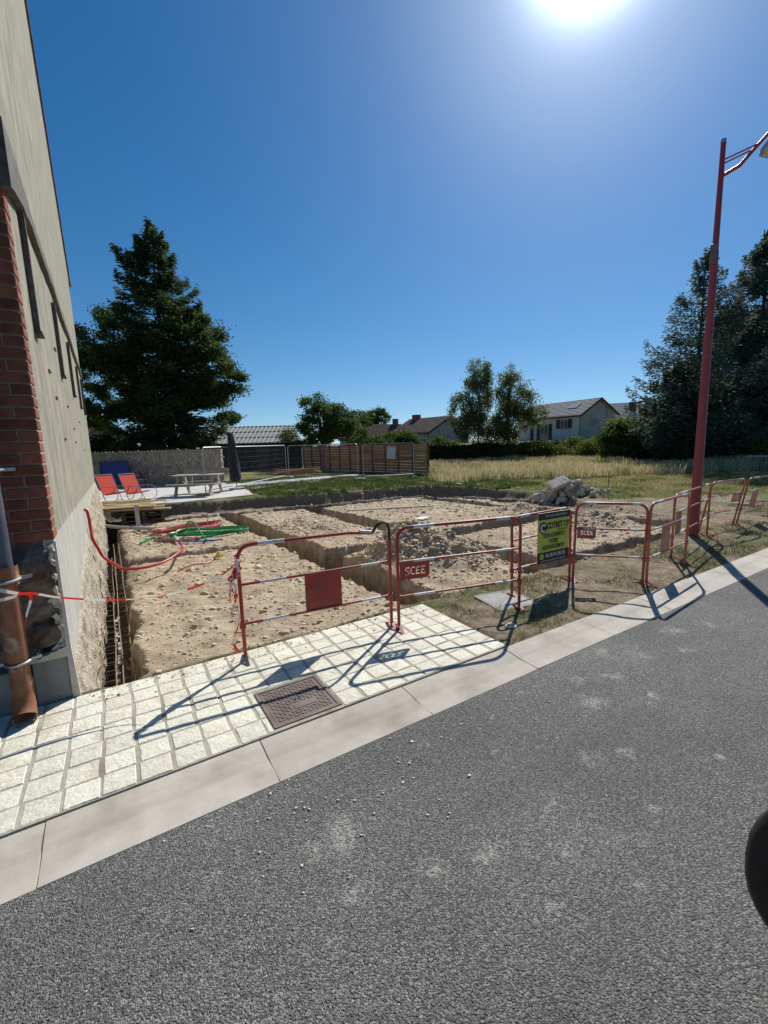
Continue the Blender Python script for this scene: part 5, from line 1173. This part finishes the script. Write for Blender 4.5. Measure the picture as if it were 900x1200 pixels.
# picnic table
pt = thing('picnic_table', (2.8, 17.75, .05), 'weathered wooden picnic table with benches on the pale terrace', 'picnic table', rot=(0, 0, -.52))
mb = MB(); mb.box((0, 0, 0), (1.75, .135, .035)); pk_ = mb.mesh('top_plank', WD2)
for i in range(5): ob('top_plank', pk_, pt, (0, -.29+i*.145, .74))
mb = MB(); mb.box((0, 0, 0), (1.75, .13, .035)); pk2 = mb.mesh('bench_plank', WD2)
for s in (-1, 1):
    for k in (0, 1): ob('bench_plank', pk2, pt, (0, s*(.62+k*.14), .44))
ob('bench_plank', pk2, pt, (0, .86, .72), (1.3, 0, 0)); ob('bench_plank', pk2, pt, (0, .9, .86), (1.3, 0, 0))
for sx in (-.62, .62):
    for s in (-1, 1): mb = MB(); mb.bar((sx, s*.26, .72), (sx, s*.66, 0), .13, .06, up=(1, 0, 0)); mb.build('leg', WD2, pt)
    mb = MB(); mb.bar((sx+.04, -.78, .4), (sx+.04, .92, .4), .04, .09); mb.build('cross_beam', WD2, pt)
    mb = MB(); mb.bar((sx+.04, .84, .36), (sx+.04, .93, .9), .04, .06, up=(1, 0, 0)); mb.build('back_post', WD2, pt)
# closed parasol
um = thing('closed_parasol', (4.42, 18.7, .05), 'closed dark navy parasol leaning slightly beside the terrace edge', 'parasol', rot=(.0, -.045, 0))
mb = MB(); mb.tube([(0, 0, 0), (0, 0, 2.25)], .022, 8); mb.build('pole', STEEL, um, smooth=True)
CF = mat('parasol_cloth', (.018, .02, .03), .85, (.03, .032, .045), 8, 4); mb = MB(); n = 20; LV = [(.03, 2.33), (.10, 2.3), (.12, 2.0), (.15, 1.5), (.18, 1.0), (.2, .6), (.2, .45), (.12, .32), (.03, .3)]
vs = [(r*(1+.25*math.sin(5*2*math.pi*k/n+z*1.5))*math.cos(2*math.pi*k/n), r*(1+.25*math.sin(5*2*math.pi*k/n+z*1.5))*math.sin(2*math.pi*k/n), z) for r, z in LV for k in range(n)]
mb.add(vs, [(i*n+k, i*n+(k+1) % n, (i+1)*n+(k+1) % n, (i+1)*n+k) for i in range(len(LV)-1) for k in range(n)]); mb.build('canopy', CF, um, smooth='all')
mb = MB(); mb.box((0, 0, .03), (.5, .5, .07)); mb.build('base', MATS['old_concrete'], um)

# ================================================================== SITE FENCE (steel panels)
GAL = mat('fence_galvanised', (.36, .37, .38), .5, (.45, .46, .47), 10, 3, metal=.5)
def heras(P, Q, h, label, sign=False):
    P = Vector(P); Q = Vector(Q); L = (Q-P).length; t = thing('site_fence_panel', P, label, 'fence panel', 'steel mesh site fence panels', rot=(0, 0, math.atan2(Q.y-P.y, Q.x-P.x)))
    mb = MB(); rc = .15; pts = [(0, 0, .05), (0, 0, h-rc)]+[(rc-rc*math.cos(math.pi/2*i/4), 0, h-rc+rc*math.sin(math.pi/2*i/4)) for i in range(1, 5)]+[(L-rc+rc*math.sin(math.pi/2*i/4), 0, h-rc+rc*math.cos(math.pi/2*i/4)) for i in range(0, 5)]+[(L, 0, .05)]
    mb.tube(pts, .021, 7); mb.build('frame', GAL, t, smooth=True)
    mb = MB(); mb.tube([(0, 0, .2), (L, 0, .2)], .014, 6); mb.build('bottom_rail', GAL, t)
    mb = MB()
    for i in range(1, int(L/.11)): mb.bar((i*.11, .01, .2), (i*.11, .01, h-.02), .0022, .0022)
    for i in range(1, 7): mb.bar((0, .014, .2+i*(h-.2)/7), (L, .014, .2+i*(h-.2)/7), .004, .004)
    tag(mb.build('wire_mesh', GAL, t), kind='stuff')
    for s in (0, L): mb = MB(); mb.box((s, 0, .06), (.22, .6, .12)); mb.build('concrete_foot', MATS['old_concrete'], t, bevel=.02)
    if sign: mb = MB(); mb.box((L*.55, -.03, 1.28), (.42, .012, .58), Matrix.Rotation(.12, 3, 'Y')); mb.build('notice', mat('notice_white', (.55, .56, .55), .6), t)
    return t
heras((2.95, 17.3, 0), (8.1, 22.95, 0), 1.8, 'steel mesh fence panel nearest the picnic table')
heras((8.25, 23.0, 0), (10.25, 18.85, 0), 1.78, 'middle steel mesh fence panel in front of the wooden fence')
heras((10.4, 18.6, 0), (12.93, 17.95, 0), 1.74, 'right steel mesh fence panel carrying a white notice', sign=True)

# ================================================================== WOODEN FENCE
FW = mat('fence_wood', (.32, .12, .055), .8, (.5, .22, .11), 2, 6, .2, 30, .003, rnd=.22, stretch=(1, 6, 6)); FP = mat('fence_post', (.1, .055, .035), .8, (.16, .09, .06), 4, 4)
FW2 = mat('fence_wood_fresh', (.3, .19, .09), .8, (.42, .28, .15), 2, 6, .2, 30, .003, rnd=.18, stretch=(1, 6, 6))
P = Vector((14.35, 18.6, 0)); Q = Vector((12.3, 31.0, 0)); Lf = (Q-P).length; wf = thing('wooden_fence', P, 'brown horizontal board fence closing off the garden', 'fence', rot=(0, 0, math.atan2(Q.y-P.y, Q.x-P.x)))
# the boards
pw = 1.14; npan = 11
mb = MB(); mb.box((0, 0, 0), (pw-.09, .025, .148)); sm_ = mb.mesh('fence_board', FW); mb = MB(); mb.box((0, 0, 0), (pw-.09, .025, .148)); sm2 = mb.mesh('fence_board', FW2)
mb = MB(); mb.box((0, 0, .86), (.09, .09, 1.72)); po = mb.mesh('fence_post', FP)
for i in range(npan+1): ob('fence_post', po, wf, (i*pw, 0, 0))
for i in range(npan):
    for k in range(10): ob('fence_board', sm2 if i == 0 else sm_, wf, (i*pw+pw/2, random.uniform(-.004, .004), .17+k*.158), (0, 0, 0))
mb = MB(); mb.box((npan*pw/2, 0, .045), (npan*pw+.3, .12, .09)); mb.build('base_beam', mat('concrete_plinth', (.3, .29, .27), .9), wf)
# planks pile in garden
pl_ = thing('plank_pile', (9.9, 26.6, 0), 'low pile of orange planks on the lawn before the shed', 'plank pile', rot=(0, 0, -.55))
OW = mat('orange_timber', (.42, .21, .08), .8, (.55, .3, .13), 2, 5, rnd=.2); mb = MB(); mb.box((0, 0, 0), (2.6, .2, .05)); om = mb.mesh('plank', OW)
for i in range(9): ob('plank', om, pl_, (random.uniform(-.6, .6), random.uniform(-.5, .5), .08+.06*(i//2)), (random.uniform(-.04, .04), random.uniform(-.05, .05), random.uniform(-.25, .25)))

# ================================================================== SHED
def frame_at(o, rz): o.rotation_euler = (0, 0, rz)
s0 = DL(33.5, 236); s1 = DL(34.5, 356); Ls = (s1-s0).length
sd_ = thing('garden_shed', s0, 'long low dark timber shed with pale grey sheet roof beyond the lawn', 'shed', rot=(0, 0, math.atan2(s1.y-s0.y, s1.x-s0.x)))
SWD = mat('shed_wood', (.025, .018, .015), .85, (.055, .038, .03), 3, 5, rnd=.3); mb = MB(); mb.box((0, 0, 0), (.16, .03, 2.0)); sb = mb.mesh('wall_board', SWD)
mb = MB(); mb.box((Ls/2, 2.0, 1.0), (Ls-.2, 3.8, 2.0)); mb.build('wall', mat('shed_inside', (.02, .016, .014), .9), sd_)
for i in range(int(Ls/.2)): ob('wall_board', sb, sd_, (.1+i*.2, .06+.012*(i % 2), 1.02))
for x in (2.3, 4.6): mb = MB(); mb.box((x, .02, 1.0), (.9, .05, 1.9)); mb.build('door', mat('shed_door', (.07, .045, .035), .8), sd_)
RS = mat('grey_sheet', (.3, .3, .29), .8, (.38, .38, .37), 5, 5); RB = mat('painted_sunlit_rib', (.66, .66, .62), .8)  # ribs and laps coloured paler than the sheet to paint sunlight on them
zr0, zr1 = 2.05, 3.42; yr0, yr1 = -.4, 2.1
mb = MB(); mb.add([(-.2, yr0, zr0), (Ls+.1, yr0, zr0), (Ls-.75, yr1, zr1), (1.1, yr1, zr1), (-.2, yr0, zr0-.08), (Ls+.1, yr0, zr0-.08), (Ls-.75, 4.6, 2.1), (1.1, 4.6, 2.1)], [(0, 1, 2, 3), (0, 4, 5, 1), (3, 2, 6, 7), (0, 3, 7, 4), (1, 5, 6, 2)]); mb.build('roof', RS, sd_)
mb = MB(); nb_ = 24
for i in range(nb_+1):
    x = -.1+(Ls+.1)*i/nb_; xt = min(max(x+.45, 1.1), Ls-.75)
    f = 1.0
    if x+.45 > Ls-.75: f = 1-(x+.45-(Ls-.75))/.9
    if f < .1: continue
    mb.bar((x, yr0, zr0+.025), (x+.45*f if x+.45*f < Ls-.6 else x, yr0+(yr1-yr0)*f, zr0+.025+(zr1-zr0)*f), .07, .04)
tag(mb.build('roof_rib', RB, sd_), kind='stuff')
mb = MB()
for k in range(4):
    f = .02+k*.32; xa = -.2+1.3*f; xb = Ls+.1-.85*f; mb.bar((xa, yr0+(yr1-yr0)*f, zr0+.02+(zr1-zr0)*f), (xb, yr0+(yr1-yr0)*f, zr0+.02+(zr1-zr0)*f), .05, .03)
tag(mb.build('roof_lap', RB, sd_), kind='stuff')
mb = MB(); mb.bar((-.2, yr0-.02, zr0-.1), (Ls+.1, yr0-.02, zr0-.1), .04, .14); mb.build('fascia', MATS['shed_inside'], sd_)

# ================================================================== HOUSES
def house(name, o, u, L, W, zb, eave, ridge, label, wall, gable, roofm, over=.35, group='houses beyond the field', chims=()):
    """u: unit vector along the eaves (away); gable runs to the right of it"""
    u = Vector((u[0], u[1], 0)).normalized(); t = thing(name, (o.x, o.y, zb), label, 'house', group, rot=(0, 0, math.atan2(u.y, u.x)))
    # local x along the eaves, local -y to the right (gable width)
    e, r = eave, ridge
    mb = MB(); mb.box((L/2, -W/2, e/2-.5), (L, W, e+1.0)); mb.build('wall', wall, t)
    mb = MB(); mb.add([(0-.004, .0, -1), (0-.004, -W, -1), (-.004, -W, e), (-.004, -W/2, r), (-.004, 0, e), (.2, 0, -1), (.2, -W, -1), (.2, -W, e), (.2, -W/2, r), (.2, 0, e)], [(0, 4, 3, 2, 1), (5, 6, 7, 8, 9), (0, 1, 6, 5), (1, 2, 7, 6), (2, 3, 8, 7), (3, 4, 9, 8), (4, 0, 5, 9)]); mb.build('gable_wall', gable, t)
    k = (r-e)/(W/2); ov = over; rf = MB()
    for s in (1, -1):
        ya = ov if s == 1 else -W-ov; za = e-k*ov
        A_ = [(-ov, ya, za), (L+ov, ya, za), (L+ov, -W/2, r), (-ov, -W/2, r)]
        rf.add([(a, b, c+.02) for a, b, c in A_]+[(a, b, c+.16) for a, b, c in A_], [(0, 1, 2, 3), (4, 7, 6, 5), (0, 4, 5, 1), (1, 5, 6, 2), (2, 6, 7, 3), (3, 7, 4, 0)])
    ro = rf.build('roof', roofm, t)
    for s in (1, -1):
        mb = MB(); ya = ov if s == 1 else -W-ov; mb.bar((-ov-.02, ya, e-k*ov+.04), (-ov-.02, -W/2, r+.04), .05, .26); mb.build('verge_board', mat('verge_board', (.05, .04, .04), .8), t)
    mb = MB(); mb.tube([(-ov, ov+.05, e-k*ov-.02), (L+ov, ov+.05, e-k*ov-.02)], .07, 6); mb.build('gutter', mat('gutter_dark', (.06, .055, .05), .6), t)
    for (x, y, w_, h_) in chims:
        mb = MB(); mb.box((x, y, r+h_/2-.5), (w_, w_*.8, h_+1)); mb.box((x, y, r+h_+.05), (w_+.12, w_*.8+.12, .12)); c_ = mb.build('chimney', mat('chimney_brick', (.2, .09, .06), .9, (.28, .14, .1), 8, 4), ro)
        for q_ in (-.18, .18): mb = MB(); mb.tube([(x+q_, y, r+h_+.1), (x+q_, y, r+h_+.42)], .09, 8); mb.build('chimney_pot', MATS['chimney_brick'], ro)
    return t, ro
GW = mat('grey_gable_render', (.34, .32, .3), .95, (.44, .42, .39), 1.2, 8, .2, 8, .02, c3=(.19, .18, .17), c3scale=.7); FWL = mat('cream_render', (.6, .56, .49), .95, (.7, .66, .58), 1.5, 5)
RT1 = mat('faded_roof_tiles', (.38, .33, .29), .9, (.5, .44, .39), 2, 7, .5, 14, .03, c3=(.2, .13, .1), c3scale=.6, c3lim=(.62, .72)); RT2 = mat('brown_roof_tiles', (.12, .065, .055), .9, (.19, .105, .085), 2, 6, .5, 14, .03)
def tile_rows(ro, L, W, e, r, over, m_):
    k = (r-e)/(W/2); mb = MB(); n_ = int((W/2+over)/.33)
    for i in range(n_):
        f = (i+.5)/n_; y = over-(W/2+over)*f; z = e-k*over+k*(W/2+over)*f
        mb.bar((-over, y, z+.175), (L+over, y, z+.175), .05, .04)
    tag(mb.build('tile_course', m_, ro), kind='stuff')
a = DL(58, 682); u = FH*.9-RH*.42
hA, roA = house('pale_house', a, u, 11.5, 6.5, 1.45, 3.3, 5.25, 'pale house with grey gable wall, dark shutters and two skylights', FWL, GW, RT1, over=.4)
tile_rows(roA, 11.5, 6.5, 3.3, 5.25, .4, RT1)
def window(t, x, z, w_, h_, shut=True, door=False):
    FR = mat('window_frame', (.6, .6, .58), .6); GL = mat('window_glass', (.04, .05, .06), .1, spec=.7)
    mb = MB()
    for s in (-1, 1): mb.box((x+s*w_/2, .02, z), (.08, .08, h_+.08))
    for s in (-1, 1): mb.box((x, .02, z+s*h_/2), (w_, .08, .08))
    mb.box((x, .02, z), (.06, .06, h_)); f = mb.build('window' if not door else 'door', FR, t)
    for s in (-1, 1): mb = MB(); mb.box((x+s*w_/4, .015, z), (w_/2-.08, .03, h_-.06)); mb.build('pane', GL, f)
    if shut:
        for s in (-1, 1): mb = MB(); mb.box((x+s*(w_/2+.38), .04, z), (.7 if not door else .55, .05, h_+.1)); mb.build('shutter', mat('dark_shutter', (.02, .022, .03), .6), t)
window(hA, 2.7, 2.2, 1.2, 1.0); 
mb = MB(); mb.box((2.7, .1, 1.62), (2.4, .2, .1)); mb.build('window_sill', mat('dark_shutter', (.02, .02, .03)), hA)
window(hA, 6.2, 1.2, 1.5, 2.1, door=True)
mb = MB(); mb.box((8.6, .04, 1.25), (.6, .05, 2.3)); mb.build('shutter', MATS['dark_shutter'], hA)
kk = (5.25-3.3)/3.25
for x in (2.6, 8.8):
    y = -1.7; z = 3.3+kk*1.7+.2; mb = MB(); rot = Matrix.Rotation(-math.atan(kk), 3, 'X'); mb.box((x, y, z), (1.4, 1.1, .12), rot); f = mb.build('skylight', mat('skylight_frame', (.08, .08, .08), .5), roA)
    mb = MB(); mb.box((x, y, z+.06), (1.15, .85, .04), rot); mb.build('skylight_pane', mat('sky_glass', (.3, .32, .34), .15, spec=.8), roA)
# house right behind, with chimney
a = DL(72, 716); hB, roB = house('far_right_house', a, (RH*-.97+FH*.24), 6, 8, .35, 3.4, 6.4, 'far house with pale roof and brick chimney right of the grey gable', FWL, GW, RT1)
hB.location = DL(66, 756, .35); hB.rotation_euler.z = math.atan2(-RH.y, -RH.x)-.3
for ch in list(hB.children): pass
mb = MB(); mb.box((1.1, -2.5, 5.2), (.9, .8, 2.6)); mb.build('chimney', mat('dark_chimney', (.07, .05, .045)), roB)
mb = MB(); mb.tube([(1.1, -2.5, 6.4), (1.1, -2.5, 8.0)], .02, 4); mb.bar((0.3, -2.5, 7.9), (1.9, -2.5, 7.9), .03, .03); mb.build('aerial', STEEL, roB)
CHB = mat('chimney_brick', (.2, .09, .06), .9, (.28, .14, .1), 8, 4)
# brown roof houses left of the birches
a = DL(60, 505); hC, roC = house('brown_roof_house', a, (FH*.8-RH*.62), 8, 8.0, .15, 2.95, 5.0, 'brown roofed house with grey gable left of the birches', GW, GW, RT2, chims=())
tile_rows(roC, 8, 8.0, 2.95, 5.0, .35, RT2)
mb = MB(); mb.box((6.8, -4.0, 5.1), (1.1, .8, 1.2)); mb.build('chimney', MATS['chimney_brick'], roC)
window(hC, 2.6, 1.4, 1.0, 1.1, shut=False)
a = DL(72, 474); hD, roD = house('far_brown_house', a, (RH*-.98-FH*.1), 10, 7, .05, 2.6, 4.7, 'low brown roofed house with end chimney above the wooden fence', FWL, FWL, RT2)
tile_rows(roD, 10, 7, 2.6, 4.7, .35, RT2)
mb = MB(); mb.box((.6, -3.5, 5.0), (.9, .8, 1.4)); mb.build('chimney', MATS['chimney_brick'], roD)
# roof just past the building corner
a = DL(46, 96); hE, roE = house('neighbour_house', a, (RH*-.9+FH*.3), 8, 7, 0, 3.0, 4.9, 'neighbouring house with brown roof edge just past the rendered wall', GW, GW, RT2)

# ================================================================== RUBBLE
RC = mat('rubble_concrete', (.42, .37, .31), .92, (.62, .56, .48), 3, 7, .8, 14, .03, rnd=.25)
def rock_mesh(seed, sx=1, sy=1, sz=.7, box=.0):
    rr = random.Random(seed); bm = bmesh.new(); bmesh.ops.create_icosphere(bm, subdivisions=1, radius=1)
    for v in bm.verts:
        c = v.co; f = rr.uniform(.75, 1.15)
        mxx = max(abs(c.x), abs(c.y), abs(c.z)); c2 = c/mxx*.85
        v.co = Vector(((c.x*(1-box)+c2.x*box)*sx, (c.y*(1-box)+c2.y*box)*sy, (c.z*(1-box)+c2.z*box)*sz))*f
    me = bpy.data.meshes.new('rock'); bm.to_mesh(me); bm.free(); me.materials.append(RC); return me
RM = [rock_mesh(i, 1, .8, .65, .6*(i % 2)) for i in range(7)]
rp_ = thing('rubble_pile', (11.6, 8.4, h1(11.6, 8.4)), 'pile of broken grey concrete and stones at the edge of the dig', 'rubble pile')
rr = random.Random(77)
e1 = Vector((.83, -.55, 0)); e2 = Vector((.55, .83, 0))
for i in range(250):
    q = rr.gauss(.05, .5); q = max(-1.35, min(1.5, q)); v_ = rr.gauss(0, .3); env = .42*math.exp(-((q+.1)/.85)**2)*math.exp(-(v_/.5)**2)
    s = rr.choice([.05, .06, .08, .1, .12, .14]); p = e1*q*1.0+e2*v_
    x, y = 11.6+p.x, 8.4+p.y
    o = ob('rock', rr.choice(RM), rp_, (p.x, p.y, h1(x, y)-rp_.location.z+env*rr.uniform(.2, 1.0)+s*.25), (rr.uniform(0, 6), rr.uniform(0, 6), rr.uniform(0, 6))); o.scale = (s, s, s)
for q, v_, z, s in ((-.78, -.3, .18, .27), (-.2, -.45, .12, .2), (.35, -.1, .4, .2), (-.75, .1, .35, .22), (.05, -.4, .3, .16)):
    p = e1*q+e2*v_; o = ob('rock', rr.choice(RM), rp_, (p.x, p.y, h1(11.6+p.x, 8.4+p.y)-rp_.location.z+z), (rr.uniform(-.3, .3), rr.uniform(-.3, .3), rr.uniform(0, 6))); o.scale = (s, s, s)
mb = MB(); mb.box((0, 0, 0), (.6, .42, .12)); sl = mb.build('concrete_slab', RC, bevel=.02); sl.location = Vector((11.6, 8.4, h1(11.6, 8.4)+.4))+e1*-.22+e2*-.2; sl.rotation_euler = (.42, -.38, -.45)
tag(sl, 'tilted broken concrete slab on top of the rubble pile', 'concrete slab')
mb = MB(); mb.tube([(12.2, 7.35, h1(12.2, 7.35)-.1), (12.22, 7.35, h1(12.2, 7.35)+.75)], .012, 6); tag(mb.build('steel_stake', MATS['rusty_rebar']), 'thin steel stake standing in front of the rubble pile', 'stake')
for i, (x, y, l, a, lb) in enumerate(((10.9, 9.3, .5, .3, 'short pale board leaning left of the rubble'), (10.3, 10.2, .35, 1.1, 'small pale board lying left of the rubble'))):
    mb = MB(); mb.box((0, 0, 0), (l, .07, .02)); o = tag(mb.build('short_board', WD), lb, 'board'); o.location = (x, y, h1(x, y)+.12-.04*i); o.rotation_euler = (0, -.6+.5*i, a)
# pale chunks along the bank top
mb = MB(); rr = random.Random(6)
for i, (x, y, s) in enumerate(((11.6, 13.1, .12), (11.9, 12.3, .09), (11.2, 14.9, .06), (12.1, 10.6, .08))):
    me = rr.choice(RM); o = ob('bank_stone', me, None, (x, y, h1(x, y)+.06)); o.scale = (s*1.7, s, s*.7); o.rotation_euler = (0, 0, rr.uniform(0, 3)); tag(o, ['largest pale stone lying in the weeds along the far bank', 'flat pale stone in the weeds at the bend of the far bank', 'small pale stone in the weeds near the wooden fence end', 'pale stone lying nearest the rubble pile on the bank'][i], 'stone', 'pale stones along the far bank')
# log on the right
lg = DL(21, 905)
mb = MB(); mb.tube([(lg-RH*1.0+Vector((0, 0, .62))), (lg+RH*1.6+Vector((0, 0, .52)))], .06, 10); tag(mb.build('timber_rail', WD2, smooth=True), 'pale round timber rail at the right edge under the cedars', 'rail')

# ================================================================== PARKED CAR (only its door mirror reaches the view)
car = thing('parked_car', (.0, -.9, -.012), 'dark car whose black door mirror reaches in at the lower right', 'car')
PAINT = mat('car_paint', (.02, .022, .026), .25, spec=.6); GLS = mat('car_glass', (.02, .025, .03), .05, spec=.8); BP = mat('mirror_black', (.012, .013, .015), .32, (.02, .021, .023), 60, 3, .1, 400, .001)
prof = [(-1.6, .3), (2.6, .3), (2.75, .55), (2.65, .85), (1.55, 1.0), (.75, 1.42), (-.6, 1.46), (-1.35, 1.3), (-1.62, .95), (-1.68, .6)]
mb = MB(); mb.prism(prof, -.85, .84, 'y'); mb.build('body', PAINT, car, bevel=.04)
for s in (-1, 1):
    mb = MB(); mb.prism([(1.4, 1.02), (.75, 1.36), (-.5, 1.39), (-1.2, 1.25), (-1.3, 1.0)], s*.845, s*.851, 'y'); mb.build('side_window', GLS, car)
mb = MB(); mb.add([(1.5, -.7, 1.03), (1.5, .7, 1.03), (.8, .62, 1.42), (.8, -.62, 1.42)], [(0, 1, 2, 3)]); mb.build('windscreen', GLS, car)
for x in (-1.0, 1.85):
    for s in (-.76, .76):
        mb = MB(); mb.tube([(x, s-.1, .31), (x, s+.1, .31)], .31, 28); wt = mb.build('wheel', MATS['black_rubber'], car, smooth=True)
        mb = MB(); mb.tube([(x, s-.104, .31), (x, s+.104, .31)], .2, 24); mb.build('rim', STEEL, wt, smooth=True)
mi_ = Vector((.985, .994, 1.01))
mb = MB(); n = 32; rings = []
for (k, dx) in ((1.0, -.075), (.985, -.085), (.9, -.088), (.87, -.072)): rings.append((k, dx))
RG = [(.0, .085), (.35, .08), (.68, .06), (.9, .02), (.99, -.03), (1.0, -.07), (.985, -.083), (.93, -.088), (.64, -.08), (.6, -.07)]
def se(a, k, p=.8): c, s = math.cos(a), math.sin(a); return (k*.16*math.copysign(abs(c)**p, c), k*.152*math.copysign(abs(s)**p, s))
vs = [(dx, *se(2*math.pi*j/n, k)) for k, dx in RG for j in range(n)]
mb.add([Vector(v) for v in vs], [(i*n+j, i*n+(j+1) % n, (i+1)*n+(j+1) % n, (i+1)*n+j) for i in range(len(RG)-1) for j in range(n)]); h_ = mb.build('door_mirror', BP, car, smooth='all'); h_.location = mi_; h_.rotation_euler = (0, 0, .0)
mb = MB(); mb.add([(-.071, *se(2*math.pi*j/n, .62)) for j in range(n)], [tuple(range(n))]); g_ = mb.build('mirror_glass', mat('mirror_glass', (.5, .52, .53), .06, metal=1), h_)
mb = MB(); mb.bar(mi_+Vector((.02, -.09, -.04)), mi_+Vector((.05, -.22, -.08)), .08, .04); mb.build('mirror_arm', BP, car, bevel=.008)
